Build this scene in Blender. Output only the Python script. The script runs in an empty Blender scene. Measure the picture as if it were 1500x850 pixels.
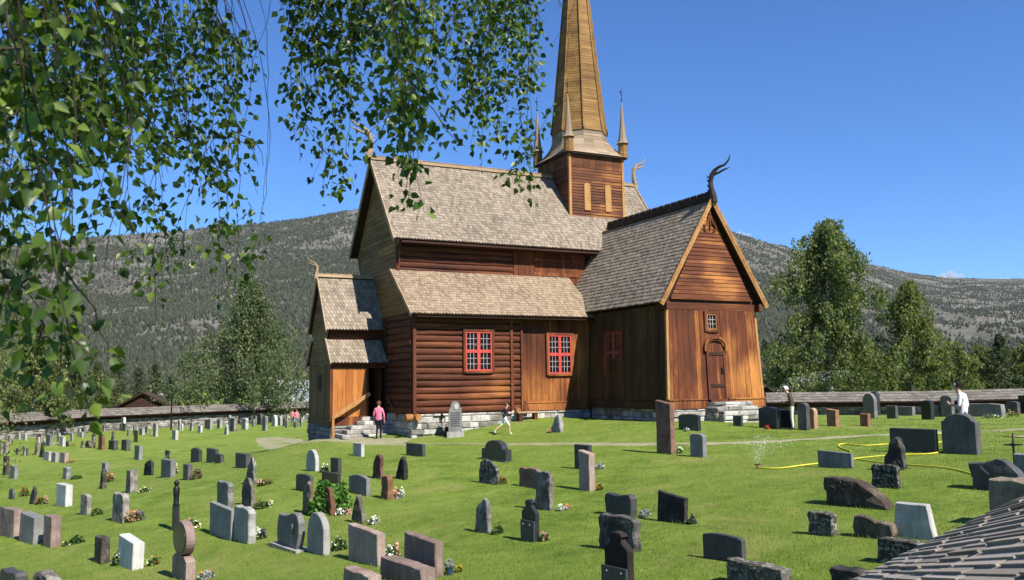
import bpy, math, random
import numpy as np
from mathutils import Vector, Matrix, noise as mnoise
R = math.radians
scene = bpy.context.scene
COL = scene.collection
rng = random.Random(7)

# ------------------------------------------------------------------ camera solved from the photograph
CAM = np.array([-13.758, -37.133, 1.496]); YAW, PITCH, ROLL, FPX = 0.46743, 0.10379, -0.01373, 1295.96
_f = np.array([math.sin(YAW)*math.cos(PITCH), math.cos(YAW)*math.cos(PITCH), math.sin(PITCH)])
_r0 = np.array([math.cos(YAW), -math.sin(YAW), 0.0]); _u0 = np.cross(_r0, _f)
CR = _r0*math.cos(ROLL)+_u0*math.sin(ROLL); CU = _u0*math.cos(ROLL)-_r0*math.sin(ROLL); CF = _f
FH = np.array([math.sin(YAW), math.cos(YAW), 0.0])        # level forward
def ray(px, py): return CF*FPX+CR*(px-750)-CU*(py-425)    # depth along CF = FPX per unit
def at_depth(px, py, d): return CAM+ray(px, py)*(d/FPX)
def lat(X, D, z=None):
    p = CAM+_r0*X+FH*D
    return np.array([p[0], p[1], p[2] if z is None else z])
def to_lat(x, y):
    dx, dy = x-CAM[0], y-CAM[1]
    return dx*_r0[0]+dy*_r0[1], dx*FH[0]+dy*FH[1]

# ------------------------------------------------------------------ terrain: thin-plate surface through surveyed heights (below eye)
GC = [(-8.7,20,-4.1),(-4,18,-3.5),(.3,17,-3.1),(4.5,16,-2.9),(8,14.5,-2.65),(10.6,20.7,-2.05),(8,28,-2.15),(10.2,32,-2.0),(14,32,-1.9),
 (-5.7,37,-2.55),(-.3,38,-2.35),(4,43,-1.85),(8,39,-1.88),(12,43,-2.05),(-21,85,-4.15),(-40,75,-4.25),(-15,45,-3.8),(-25,45,-4.5),(-12,28,-3.8),
 (-16,25,-4.4),(-27,50,-4.6),(-22,57,-4.6),(-14,30,-4.0),(-15.7,40,-4.05),(-14,42,-3.8),(-6.5,28,-2.95),(2,24,-2.9),(-.7,27,-2.9),(6,27,-2.45),
 (0,10,-3.0),(5,8,-2.7),(-5,10,-3.7),(0,0,-1.9),(-5,0,-2.6),(5,0,-1.8),(25,65,-2.75),(10,70,-2.7),(40,65,-2.6),(-60,60,-4.4),(-25,105,-4.1),
 (-5,112,-3.8),(15,90,-3.2),(30,40,-2.0),(20,25,-1.9),(-40,20,-5),(-8,46,-2.9),(-9,38,-2.95),(0,60,-2.6),(-50,110,-4.3),(40,110,-3.2),(14,20,-1.9)]
for _x,_y,_z in ((5.25,0,-.16),(8.6,0,-.24),(7,-.6,-.2),(3.4,0,-.52),(1.7,0,-.75),(-.1,-.3,-.92),(9.2,-3,-.26),(9.2,-6.5,-.18),(11,-8,-.3),(13.9,-6.6,-.41),(6,-2.5,-.42),(3,-2.5,-.8),(-2.8,2.5,-.95),(-2.9,6,-1.1)):
    _a,_b=to_lat(_x,_y); GC.append((_a,_b,_z-CAM[2]))
_c = np.array(GC, float); _n = len(_c)
def _phi(d2): return np.where(d2 > 1e-9, 0.5*d2*np.log(np.maximum(d2, 1e-9)), 0.0)
_K = _phi(((_c[:,None,:2]-_c[None,:,:2])**2).sum(-1))+np.eye(_n)*np.where(np.arange(_n)<_n-14,25.0,4.0)
_P = np.c_[np.ones(_n), _c[:,:2]]
_S = np.block([[_K, _P], [_P.T, np.zeros((3,3))]])
_w = np.linalg.solve(_S, np.r_[_c[:,2], np.zeros(3)])
def ground_np(x, y):
    x = np.asarray(x, float); y = np.asarray(y, float)
    dx, dy = x-CAM[0], y-CAM[1]
    X = dx*_r0[0]+dy*_r0[1]; D = dx*FH[0]+dy*FH[1]
    Xc = np.clip(X, -62, 52); Dc = np.clip(D, -4, 114)
    d2 = (Xc[...,None]-_c[:,0])**2+(Dc[...,None]-_c[:,1])**2
    z = _phi(d2)@_w[:_n]+_w[_n]+_w[_n+1]*Xc+_w[_n+2]*Dc
    bump = 0.035*np.sin(x*.9+.4*y)*np.sin(y*.7-.3*x+1.3)+0.02*np.sin(x*2.1+y*1.3)
    return CAM[2]+z+bump*np.clip(1-np.hypot(X, D)/120, 0, 1)
def gz(x, y): return float(ground_np(x, y))
_T = np.concatenate([np.arange(2.5, 40, .05), np.arange(40, 260, .2)])
def on_ground(px, py):
    d = ray(px, py)/FPX
    P = CAM[None,:]+d[None,:]*_T[:,None]
    h = P[:,2]-ground_np(P[:,0], P[:,1])
    i = np.argmax(h < 0)
    if h[i] >= 0: i = len(_T)-1
    a, b = h[max(i-1,0)], h[i]
    t = _T[max(i-1,0)]+(_T[i]-_T[max(i-1,0)])*(a/(a-b+1e-9)) if i > 0 else _T[0]
    p = CAM+d*t
    return np.array([p[0], p[1], gz(p[0], p[1])]), t

# ------------------------------------------------------------------ tags
def tag(o, label=None, cat=None, group=None, kind=None):
    if label: o['label'] = label
    if cat: o['category'] = cat
    if group: o['group'] = group
    if kind: o['kind'] = kind
    return o
def empty(name, loc, label=None, cat=None, group=None, rz=0.0):
    o = bpy.data.objects.new(name, None); COL.objects.link(o); o.location = Vector(loc); o.rotation_euler = (0,0,rz)
    o.empty_display_size = .2
    return tag(o, label, cat, group)

# ------------------------------------------------------------------ mesh builder
class MB:
    def __init__(s): s.v=[]; s.f=[]; s.t=[]; s.m=[]; s.tone=.5; s.mi=0
    def vert(s, p): s.v.append((float(p[0]),float(p[1]),float(p[2]))); return len(s.v)-1
    def face(s, ids): s.f.append(tuple(ids)); s.t.append(s.tone); s.m.append(s.mi)
    def poly(s, pts): s.face([s.vert(p) for p in pts])
    def hexa(s, c):   # 8 corners: bottom 4 ccw, top 4 ccw
        i=[s.vert(p) for p in c]
        for q in ((3,2,1,0),(4,5,6,7),(0,1,5,4),(1,2,6,5),(2,3,7,6),(3,0,4,7)): s.face([i[k] for k in q])
    def box(s, x0,y0,z0,x1,y1,z1):
        s.hexa([(x0,y0,z0),(x1,y0,z0),(x1,y1,z0),(x0,y1,z0),(x0,y0,z1),(x1,y0,z1),(x1,y1,z1),(x0,y1,z1)])
    def beam(s, a, b, w, h, up=(0,0,1)):
        a=Vector(a); b=Vector(b); d=(b-a).normalized(); up=Vector(up)
        x=d.cross(up)
        if x.length<1e-4: x=d.cross(Vector((1,0,0)))
        x.normalize(); z=x.cross(d); x=x*w/2; z=z*h/2
        s.hexa([a-x-z,b-x-z,b+x-z,a+x-z,a-x+z,b-x+z,b+x+z,a+x+z])
    def extrude(s, prof, a, d):   # prof: list of 3D points, d: vector
        n=len(prof); A=[s.vert(Vector(p)) for p in prof]; B=[s.vert(Vector(p)+Vector(d)) for p in prof]
        s.face(A[::-1]); s.face(B)
        for i in range(n): s.face((A[i],A[(i+1)%n],B[(i+1)%n],B[i]))
    def tube(s, pts, rad, n=7, cap=True):
        pts=[Vector(p) for p in pts]; rings=[]
        if not hasattr(rad,'__len__'): rad=[rad]*len(pts)
        prev=None
        for i,p in enumerate(pts):
            d=(pts[min(i+1,len(pts)-1)]-pts[max(i-1,0)])
            if d.length<1e-9: d=Vector((0,0,1))
            d.normalize()
            x=prev if prev is not None else (Vector((0,0,1)) if abs(d.z)<.9 else Vector((1,0,0)))
            x=(x-d*x.dot(d))
            if x.length<1e-6: x=d.orthogonal()
            x.normalize(); prev=x; y=d.cross(x)
            rings.append([s.vert(p+(x*math.cos(6.28318*k/n)+y*math.sin(6.28318*k/n))*rad[i]) for k in range(n)])
        for a,b in zip(rings,rings[1:]):
            for k in range(n): s.face((a[k],a[(k+1)%n],b[(k+1)%n],b[k]))
        if cap: s.face(rings[0][::-1]); s.face(rings[-1])
    def lathe(s, prof, c=(0,0,0), n=12, rot=0.0):
        rings=[]
        for r,z in prof:
            rings.append([s.vert((c[0]+r*math.cos(rot+6.28318*k/n),c[1]+r*math.sin(rot+6.28318*k/n),c[2]+z)) for k in range(n)])
        for a,b in zip(rings,rings[1:]):
            for k in range(n): s.face((a[k],a[(k+1)%n],b[(k+1)%n],b[k]))
        s.face(rings[0][::-1]); s.face(rings[-1])
    def build(s, name, mats, parent=None, smooth=False, loc=None):
        me=bpy.data.meshes.new(name); me.from_pydata(s.v,[],s.f)
        if not isinstance(mats,(list,tuple)): mats=[mats]
        for m in mats: me.materials.append(m)
        a=me.attributes.new('tone','FLOAT','FACE'); a.data.foreach_set('value',s.t)
        if any(s.m): me.polygons.foreach_set('material_index',s.m)
        if smooth: me.polygons.foreach_set('use_smooth',[True]*len(s.f))
        me.update()
        o=bpy.data.objects.new(name,me); COL.objects.link(o)
        if parent is not None: o.parent=parent
        if loc is not None: o.location=Vector(loc)
        return o
def np_mesh(name, V, F, mats, tone=None, parent=None, loc=None, smooth=False):
    """V (n,3), F (m,k) all faces with k corners"""
    V=np.ascontiguousarray(V,dtype=np.float32); F=np.ascontiguousarray(F,dtype=np.int32); m,k=F.shape
    me=bpy.data.meshes.new(name)
    me.vertices.add(len(V)); me.vertices.foreach_set('co',V.ravel())
    me.loops.add(m*k); me.loops.foreach_set('vertex_index',F.ravel())
    me.polygons.add(m); me.polygons.foreach_set('loop_start',np.arange(0,m*k,k,dtype=np.int32))
    me.polygons.foreach_set('loop_total',np.full(m,k,dtype=np.int32))
    if smooth: me.polygons.foreach_set('use_smooth',np.ones(m,dtype=bool))
    for q in (mats if isinstance(mats,(list,tuple)) else [mats]): me.materials.append(q)
    if tone is not None:
        a=me.attributes.new('tone','FLOAT','FACE'); a.data.foreach_set('value',np.asarray(tone,dtype=np.float32))
    me.update(calc_edges=True); me.validate()
    o=bpy.data.objects.new(name,me); COL.objects.link(o)
    if parent is not None: o.parent=parent
    if loc is not None: o.location=Vector(loc)
    return o

# ------------------------------------------------------------------ materials
class NT:
    def __init__(s,name):
        s.mat=bpy.data.materials.new(name); s.mat.use_nodes=True; s.n=s.mat.node_tree; s.n.nodes.clear()
        s.out=s.add('ShaderNodeOutputMaterial')
    def add(s,t,**k):
        n=s.n.nodes.new(t)
        for a,b in k.items(): setattr(n,a,b)
        return n
    def link(s,a,b): s.n.links.new(a,b)
    def val(s,sock,v):
        if hasattr(v,'links') or isinstance(v,bpy.types.NodeSocket): s.link(v,sock)
        else: sock.default_value=v
    def coord(s,kind='Object',scale=(1,1,1),rot=(0,0,0)):
        c=s.add('ShaderNodeTexCoord'); m=s.add('ShaderNodeMapping'); m.inputs['Scale'].default_value=scale; m.inputs['Rotation'].default_value=rot
        s.link(c.outputs[kind],m.inputs['Vector']); return m.outputs[0]
    def noise(s,vec,scale=5,detail=4,rough=.55,dist=0):
        n=s.add('ShaderNodeTexNoise'); s.link(vec,n.inputs['Vector'])
        n.inputs['Scale'].default_value=scale; n.inputs['Detail'].default_value=detail; n.inputs['Roughness'].default_value=rough; n.inputs['Distortion'].default_value=dist
        return n.outputs['Fac']
    def voro(s,vec,scale=5,feat='F1',out='Distance'):
        n=s.add('ShaderNodeTexVoronoi',feature=feat); s.link(vec,n.inputs['Vector']); n.inputs['Scale'].default_value=scale; return n.outputs[out]
    def tone(s):
        a=s.add('ShaderNodeAttribute',attribute_name='tone'); return a.outputs['Fac']
    def math(s,op,a,b=0.0,clamp=False):
        n=s.add('ShaderNodeMath',operation=op,use_clamp=clamp); s.val(n.inputs[0],a); s.val(n.inputs[1],b); return n.outputs[0]
    def ramp(s,fac,stops):
        n=s.add('ShaderNodeValToRGB'); e=n.color_ramp.elements
        while len(e)<len(stops): e.new(.5)
        for q,(p,c) in zip(e,stops): q.position=p; q.color=(c[0],c[1],c[2],1) if hasattr(c,'__len__') else (c,c,c,1)
        s.val(n.inputs[0],fac); return n.outputs[0]
    def mix(s,fac,a,b,blend='MIX'):
        n=s.add('ShaderNodeMix',data_type='RGBA',blend_type=blend)
        s.val(n.inputs[0],fac)
        for i,v in ((6,a),(7,b)):
            if isinstance(v,(tuple,list)): n.inputs[i].default_value=(v[0],v[1],v[2],1)
            else: s.link(v,n.inputs[i])
        return n.outputs[2]
    def bump(s,h,strength=.4,dist=.02):
        b=s.add('ShaderNodeBump'); b.inputs['Strength'].default_value=strength; b.inputs['Distance'].default_value=dist; s.link(h,b.inputs['Height']); return b.outputs[0]
    def surf(s,color,rough=.8,normal=None,spec=.3,metal=0):
        p=s.add('ShaderNodeBsdfPrincipled')
        if isinstance(color,(tuple,list)): p.inputs['Base Color'].default_value=(color[0],color[1],color[2],1)
        else: s.link(color,p.inputs['Base Color'])
        s.val(p.inputs['Roughness'],rough); p.inputs['Specular IOR Level'].default_value=spec; p.inputs['Metallic'].default_value=metal
        if normal is not None: s.link(normal,p.inputs['Normal'])
        s.link(p.outputs[0],s.out.inputs[0]); return s.mat

def wood_mat(name, dark, mid, light, grain, sc=1.0, bias=0.0, wear=(), rough=.75, spec=.25, tv=.2):
    """grain: axis along which the fibres run; wear: (axis noise scale) big patches of bleaching"""
    t=NT(name)
    g={'x':(.25,6,6),'y':(6,.25,6),'z':(6,6,.22)}[grain]
    v=t.coord('Object',tuple(a*sc for a in g))
    n1=t.noise(v,1.6,6,.62,.3); n2=t.noise(t.coord('Object',{'x':(.35,1.2,1.2),'y':(1.2,.35,1.2),'z':(1.2,1.2,.4)}[grain]),.8,4,.6,.5)
    k=t.math('ADD',t.math('MULTIPLY',n1,.55),t.math('MULTIPLY',n2,.75))
    k=t.math('ADD',k,t.math('MULTIPLY',t.math('SUBTRACT',t.tone(),.5),tv))
    k=t.math('ADD',k,-.15+bias)
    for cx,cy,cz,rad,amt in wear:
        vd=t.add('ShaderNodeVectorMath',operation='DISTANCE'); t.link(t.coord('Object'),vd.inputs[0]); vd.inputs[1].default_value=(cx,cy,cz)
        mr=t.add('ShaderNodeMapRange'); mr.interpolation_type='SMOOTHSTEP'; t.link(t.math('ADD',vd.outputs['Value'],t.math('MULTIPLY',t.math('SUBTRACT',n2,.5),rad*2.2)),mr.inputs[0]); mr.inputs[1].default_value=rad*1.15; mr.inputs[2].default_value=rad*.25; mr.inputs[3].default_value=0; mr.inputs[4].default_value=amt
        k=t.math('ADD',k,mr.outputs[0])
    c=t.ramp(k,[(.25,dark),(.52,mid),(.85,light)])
    fine=t.noise(v,9,3,.6)
    c=t.mix(.55,c,t.ramp(fine,[(.3,(.35,.35,.35)),(.65,(1.25,1.2,1.15))]),'MULTIPLY')
    return t.surf(c,rough,t.bump(t.math('ADD',n1,t.math('MULTIPLY',fine,.5)),.5,.015),spec)
M={}
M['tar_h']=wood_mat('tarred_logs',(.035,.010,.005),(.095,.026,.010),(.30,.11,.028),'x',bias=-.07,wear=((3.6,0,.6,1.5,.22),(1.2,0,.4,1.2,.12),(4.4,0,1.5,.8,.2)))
M['tar_hy']=wood_mat('tarred_logs_crosswise',(.035,.010,.005),(.09,.025,.010),(.24,.08,.02),'y')
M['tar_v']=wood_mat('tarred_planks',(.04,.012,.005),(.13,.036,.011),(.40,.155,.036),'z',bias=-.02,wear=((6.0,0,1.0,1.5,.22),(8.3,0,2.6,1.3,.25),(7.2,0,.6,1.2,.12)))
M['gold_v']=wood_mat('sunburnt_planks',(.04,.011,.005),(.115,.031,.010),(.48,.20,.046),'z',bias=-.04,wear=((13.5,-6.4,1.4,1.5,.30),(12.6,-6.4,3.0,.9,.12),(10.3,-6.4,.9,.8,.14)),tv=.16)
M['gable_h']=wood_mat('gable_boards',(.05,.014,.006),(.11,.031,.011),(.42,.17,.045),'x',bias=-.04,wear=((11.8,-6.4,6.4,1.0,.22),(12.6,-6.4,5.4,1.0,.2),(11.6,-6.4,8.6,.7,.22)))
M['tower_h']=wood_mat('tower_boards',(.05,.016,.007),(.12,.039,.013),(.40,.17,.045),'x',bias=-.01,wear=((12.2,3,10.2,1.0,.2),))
M['tower_hy']=wood_mat('tower_boards_crosswise',(.05,.016,.007),(.13,.045,.015),(.32,.15,.045),'y',bias=.0)
M['ochre_hy']=wood_mat('ochre_gable_boards',(.075,.037,.011),(.18,.098,.029),(.30,.185,.06),'y',bias=.06)
M['ochre_v']=wood_mat('ochre_planks',(.05,.024,.009),(.135,.072,.024),(.24,.145,.055),'z',bias=.03)
M['shade_v']=wood_mat('shade_darkened_planks',(.02,.010,.005),(.055,.028,.010),(.12,.068,.024),'z',bias=.0)  # darker copy of the ochre planks: west transept wall's shade put into the colour
M['spire']=wood_mat('spire_cladding',(.07,.034,.010),(.185,.098,.029),(.32,.19,.062),'x',bias=.06)
M['weather']=wood_mat('weathered_trim',(.14,.09,.052),(.27,.185,.11),(.42,.31,.2),'x',bias=.1)
M['trim']=wood_mat('golden_trim',(.13,.055,.018),(.28,.13,.042),(.42,.24,.09),'z',bias=.1)
M['door']=wood_mat('old_door_wood',(.07,.03,.012),(.2,.085,.025),(.42,.22,.08),'z',bias=.05)
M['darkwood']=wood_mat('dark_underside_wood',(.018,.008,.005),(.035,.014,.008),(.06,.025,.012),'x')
M['blackwood']=wood_mat('blackened_carving',(.012,.009,.008),(.022,.016,.013),(.06,.04,.03),'x')
M['porchpanel']=wood_mat('porch_panel_wood',(.14,.042,.011),(.32,.105,.024),(.50,.21,.05),'z',bias=.08)
def shingle_mat(name,a,b,c):
    t=NT(name); v=t.coord('Object',(1,1,1)); n=t.noise(v,.5,4,.6); f=t.noise(t.coord('Object',(14,14,3)),3,4,.6)
    k=t.math('ADD',t.math('MULTIPLY',t.tone(),.34),t.math('MULTIPLY',n,.42)); k=t.math('ADD',k,t.math('MULTIPLY',f,.3))
    col=t.ramp(k,[(.2,a),(.5,b),(.85,c)])
    return t.surf(col,.85,t.bump(f,.4,.01),.2)
M['shingle']=shingle_mat('weathered_pine_shingles',(.105,.083,.063),(.20,.162,.122),(.32,.265,.20))
M['shingle_grey']=shingle_mat('grey_pine_shingles',(.11,.092,.07),(.205,.175,.137),(.33,.285,.23))
M['shingle_tan']=shingle_mat('tan_pine_shingles',(.125,.088,.058),(.222,.163,.11),(.335,.26,.18))
M['coping']=shingle_mat('pale_coping_shingles',(.14,.115,.095),(.27,.23,.19),(.40,.35,.30))
M['coping_far']=shingle_mat('weathered_wall_coping',(.07,.06,.05),(.125,.11,.094),(.20,.18,.155))
def stone_mat(name,a,b,c,scale=3,speck=0.0,rough=.8,spec=.3,bump=.4,lichen=None):
    t=NT(name); v=t.coord('Object'); n=t.noise(v,scale,6,.65,.4); f=t.noise(v,scale*11,4,.75,.3)
    hard=bump>=.8
    k=t.math('ADD',t.math('MULTIPLY',n,.75),t.math('MULTIPLY',f,.55 if hard else .3)); k=t.math('ADD',k,t.math('MULTIPLY',t.math('SUBTRACT',t.tone(),.5),.35))
    if hard: k=t.math('ADD',k,-.12)
    col=t.ramp(k,[(.34 if hard else .3,a),(.52,b),(.72,c)])
    if speck: col=t.mix(speck,col,t.ramp(t.noise(v,140,2,.6),[(.35,(.45,.45,.45)),(.65,(1.4,1.4,1.4))]),'MULTIPLY')
    if lichen: col=t.mix(t.ramp(t.noise(v,scale*2.6,6,.75),[(.53,0.0),(.58,.85)]),col,lichen)
    # rain streaks and grime running down the face
    st=t.noise(t.coord('Object',(7,7,.7)),2.2,4,.6); col=t.mix(.45,col,t.ramp(st,[(.35,(.62,.60,.56)),(.6,(1.08,1.08,1.08))]),'MULTIPLY')
    return t.surf(col,rough,t.bump(t.math('ADD',n,t.math('MULTIPLY',f,.8 if hard else .4)),min(1,bump*1.2),.05 if hard else .03),spec)
M['granite']=stone_mat('grey_granite',(.105,.103,.097),(.165,.162,.152),(.255,.25,.232),2,.5,.7,.35,.15)
M['pale']=stone_mat('pale_granite',(.205,.20,.18),(.295,.287,.26),(.41,.395,.36),2,.45,.7,.3,.15)
M['white']=stone_mat('white_marble',(.29,.285,.265),(.385,.38,.35),(.50,.49,.455),1.6,.2,.6,.3,.1)
M['black']=stone_mat('black_granite',(.012,.013,.015),(.02,.021,.024),(.035,.035,.037),2,.3,.3,.5,.05)
M['darkgrey']=stone_mat('dark_grey_granite',(.032,.031,.030),(.052,.05,.048),(.095,.092,.086),2,.4,.55,.4,.1)
M['pink']=stone_mat('pink_granite',(.13,.088,.072),(.20,.14,.115),(.32,.235,.195),2,.5,.7,.35,.15)
M['rust']=stone_mat('rust_brown_stone',(.10,.045,.025),(.17,.085,.045),(.27,.16,.09),3,.3,.85,.2,.4)
M['rough']=stone_mat('rough_fieldstone',(.05,.043,.034),(.135,.118,.096),(.34,.31,.26),4,.3,.9,.15,.95)
M['roughdark']=stone_mat('rough_dark_slate',(.022,.021,.020),(.06,.056,.05),(.25,.235,.205),4,.3,.88,.2,1.0)
M['lichen']=stone_mat('lichen_covered_stone',(.04,.037,.03),(.11,.10,.082),(.30,.28,.225),5,.3,.9,.15,1.0,(.42,.42,.34))
M['darkrust']=stone_mat('blackened_rusty_iron',(.012,.010,.009),(.03,.02,.015),(.10,.045,.02),3,.2,.8,.25,.3)
M['brownrock']=stone_mat('dark_brown_rock',(.06,.046,.036),(.14,.11,.085),(.30,.245,.18),3,.3,.9,.15,.9)
M['redbrown']=stone_mat('red_brown_stone',(.045,.020,.014),(.085,.040,.030),(.19,.105,.08),3,.3,.8,.2,.3)
M['orange']=stone_mat('orange_sandstone',(.17,.085,.045),(.27,.145,.08),(.38,.24,.14),3,.3,.85,.2,.3)
M['reddish']=stone_mat('reddish_rock',(.045,.022,.018),(.11,.055,.042),(.27,.16,.125),5,.3,.9,.15,.9)
M['masonry']=stone_mat('drystone_masonry',(.16,.148,.125),(.34,.32,.285),(.54,.52,.47),2.2,.2,.9,.15,.9)
M['masonry_far']=stone_mat('old_wall_stones',(.09,.083,.07),(.19,.178,.155),(.37,.35,.31),2.2,.2,.9,.15,.7)
M['joint']=stone_mat('lime_mortar',(.08,.074,.062),(.13,.12,.10),(.20,.185,.16),5)
def plain(name,c,rough=.6,spec=.3,metal=0,var=.25):
    t=NT(name); n=t.noise(t.coord('Object'),6,4,.6)
    col=t.ramp(n,[(.25,tuple(q*(1-var) for q in c)),(.75,tuple(min(1,q*(1+var)) for q in c))])
    return t.surf(col,rough,None,spec,metal)
M['redpaint']=plain('red_window_paint',(.40,.052,.042),.6,.25)
M['darkred']=plain('faded_red_paint',(.25,.05,.035),.6,.3)
M['paleputty']=plain('pale_glazing_bars',(.38,.33,.31),.6)
M['glass']=plain('dark_window_glass',(.008,.007,.009),.25,.1)
M['iron']=plain('wrought_iron',(.015,.014,.014),.5,.4,.6)
M['hose']=plain('yellow_garden_hose',(.50,.46,.04),.6,.25)
M['signwhite']=plain('white_enamel',(.7,.7,.7),.5)
M['plaque']=plain('dark_bronze_plaque',(.04,.045,.05),.4,.5)
M['soil']=plain('bare_soil',(.10,.065,.04),.95,.1)
# ================================================================== STAVE CHURCH
church = empty('stave_church',(0,0,0),'tall dark tarred wooden stave church with shingled roofs, spire and dragon finials','church')
def FS(y): return lambda a,z,o=0.0:(a,y-o,z)
def FN(y): return lambda a,z,o=0.0:(a,y+o,z)
def FW(x): return lambda a,z,o=0.0:(x-o,a,z)
def FE(x): return lambda a,z,o=0.0:(x+o,a,z)
def slab(mb,P,pts,o0,o1):      # polygon (a,z) pushed from o0 to o1
    A=[mb.vert(P(a,z,o0)) for a,z in pts]; B=[mb.vert(P(a,z,o1)) for a,z in pts]; n=len(pts)
    mb.face(A[::-1]); mb.face(B)
    for i in range(n): mb.face((A[i],A[(i+1)%n],B[(i+1)%n],B[i]))
def hboards(mb,P,ext,z0,z1,step=.22,th=.035,jit=.008):
    z=z0
    while z<z1-.02:
        zt=min(z+step*rng.uniform(.9,1.1),z1); a0,b0=ext(z); a1,b1=ext(zt)
        cuts=[0,1]
        if b0-a0>3.2: cuts=[0,rng.uniform(.3,.7),1]
        for c0,c1 in zip(cuts,cuts[1:]):
            mb.tone=rng.random(); L=lambda a,b,c:a+(b-a)*c
            g=.004; j=rng.uniform(0,jit)
            p=[P(L(a0,b0,c0)+g,z,0),P(L(a0,b0,c1)-g,z,0),P(L(a1,b1,c1)-g,zt,0),P(L(a1,b1,c0)+g,zt,0),
               P(L(a0,b0,c0)+g,z+.004,th+j),P(L(a0,b0,c1)-g,z+.004,th+j),P(L(a1,b1,c1)-g,zt-.002,th*.4),P(L(a1,b1,c0)+g,zt-.002,th*.4)]
            i=[mb.vert(q) for q in p]
            for q in ((4,5,6,7),(0,1,5,4),(1,2,6,5),(3,0,4,7)): mb.face([i[k] for k in q])
        z=zt
def vboards(mb,P,a0,a1,zb,zt,w=.27,th=.035,lean=None):
    """lean: (da,do) shift of the foot relative to the head as functions of a"""
    a=a0
    while a<a1-.02:
        b=min(a+w*rng.uniform(.75,1.25),a1)
        if a1-b<.08: b=a1
        mb.tone=rng.random(); o=th+rng.uniform(-.008,.01); g=.006
        fa=(lambda q:q) if lean is None else (lambda q:lean(q)[0]); fo=(lambda q:0) if lean is None else (lambda q:lean(q)[1])
        zb_=zb(a) if callable(zb) else zb
        zt0=zt(a) if callable(zt) else zt; zt1=zt(b) if callable(zt) else zt
        lo=[P(fa(a)+g,zb_,fo(a)),P(fa(b)-g,zb_,fo(b)),P(fa(b)-g,zb_,fo(b)+o),P(fa(a)+g,zb_,fo(a)+o)]
        hi=[P(a+g,zt0,0),P(b-g,zt1,0),P(b-g,zt1,o),P(a+g,zt0,o)]
        i=[mb.vert(q) for q in lo+hi]
        for q in ((2,3,7,6)[::-1],(3,2,6,7),(0,3,7,4),(2,1,5,6),(3,0,1,2),(4,7,6,5)):
            if q==(2,3,7,6)[::-1]: continue
            mb.face([i[k] for k in q])
        a=b
def logs(mb,P,a0,a1,z0,z1,n,bulge=.11,seg=14):
    h=(z1-z0)/n
    for k in range(n):
        mb.tone=rng.random(); zc=z0+h*(k+.5); rows=[]
        ph=rng.uniform(0,9); ns=max(2,int((a1-a0)/.35))
        for i in range(ns+1):
            a=a0+(a1-a0)*i/ns; r=1+.06*math.sin(ph+i*.9)+.04*math.sin(ph*2+i*2.3); dz=.012*math.sin(ph+i*.5)
            rows.append([mb.vert(P(a,zc+dz+h*.5*math.sin(t)*.99,bulge*r*(1+.12*math.sin(ph*3+i*1.7))*max(0,math.cos(t))**.8)) for t in [(-1.5708+3.14159*j/7) for j in range(8)]])
        for A,B in zip(rows,rows[1:]):
            for j in range(7): mb.face((A[j],B[j],B[j+1],A[j+1]))
        mb.face(rows[0]); mb.face(rows[-1][::-1])
def shingles(mb,E0,E1,T0,T1,w=.15,expo=.2,th=.022,tip=.07,left=None,right=None):
    """E0->E1 eave (left to right seen from outside), T0->T1 top edge. One pointed plate per shingle."""
    E0,E1,T0,T1=map(Vector,(E0,E1,T0,T1)); L=((T0-E0).length+(T1-E1).length)/2; nr=max(1,int(round(L/expo))); 
    nrm=(E1-E0).cross(T0-E0).normalized()
    for r in range(nr):
        s0=r/nr; s1=min(1.0,(r+1.55)/nr)
        A0=E0.lerp(T0,s0); A1=E1.lerp(T1,s0); B0=E0.lerp(T0,s1); B1=E1.lerp(T1,s1)
        W=(A1-A0).length; n=max(1,int(round(W/w)))
        off=.5 if r%2 else 0
        up=(B0-A0).normalized()
        for c in range(-1 if off else 0,n):
            u0=(c+off)/n; u1=(c+1+off)/n; u0=max(0,u0); u1=min(1,u1)
            if u1-u0<.2/n: continue
            mb.tone=rng.random()
            g=.006/W; lift=th*rng.uniform(.85,1.3)*1.5; sl=rng.uniform(-.012,.012)
            bl=A0.lerp(A1,u0+g); br=A0.lerp(A1,u1-g); tl=B0.lerp(B1,u0+g); tr=B0.lerp(B1,u1-g); tp=(bl+br)/2
            pts=[tl+nrm*.006,bl+up*(tip*.75+sl)+nrm*lift,tp+up*sl+nrm*lift-up*tip*.25,br+up*(tip*.75+sl)+nrm*lift,tr+nrm*.006]
            top=[mb.vert(p) for p in pts]; lo=[mb.vert(p-nrm*th) for p in pts[1:4]]
            mb.face((top[0],top[1],top[2],top[3],top[4]))
            mb.face((top[1],lo[0],lo[1],top[2])); mb.face((top[2],lo[1],lo[2],top[3]))
            mb.face((top[0],lo[0],top[1])); mb.face((top[3],lo[2],top[4]))
def roof_slab(name,E0,E1,T0,T1,mat,parent,th=.07,drop=.012):
    E0,E1,T0,T1=map(Vector,(E0,E1,T0,T1)); n=(E1-E0).cross(T0-E0).normalized(); mb=MB()
    q=[E0,E1,T1,T0]; mb.hexa([p-n*(th+drop) for p in q]+[p-n*drop for p in q]); return mb.build(name,mat,parent)
def make_roof(name,E0,E1,T0,T1,mat,parent,w=.15,expo=.2,**k):
    mb=MB(); shingles(mb,E0,E1,T0,T1,w,expo,**k); o=mb.build(name,mat,parent)
    roof_slab('roof_boarding',E0,E1,T0,T1,M['darkwood'],o); return o
def verge(mb,a,b,w=.05,h=.2): mb.beam(a,b,w,h)

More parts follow.
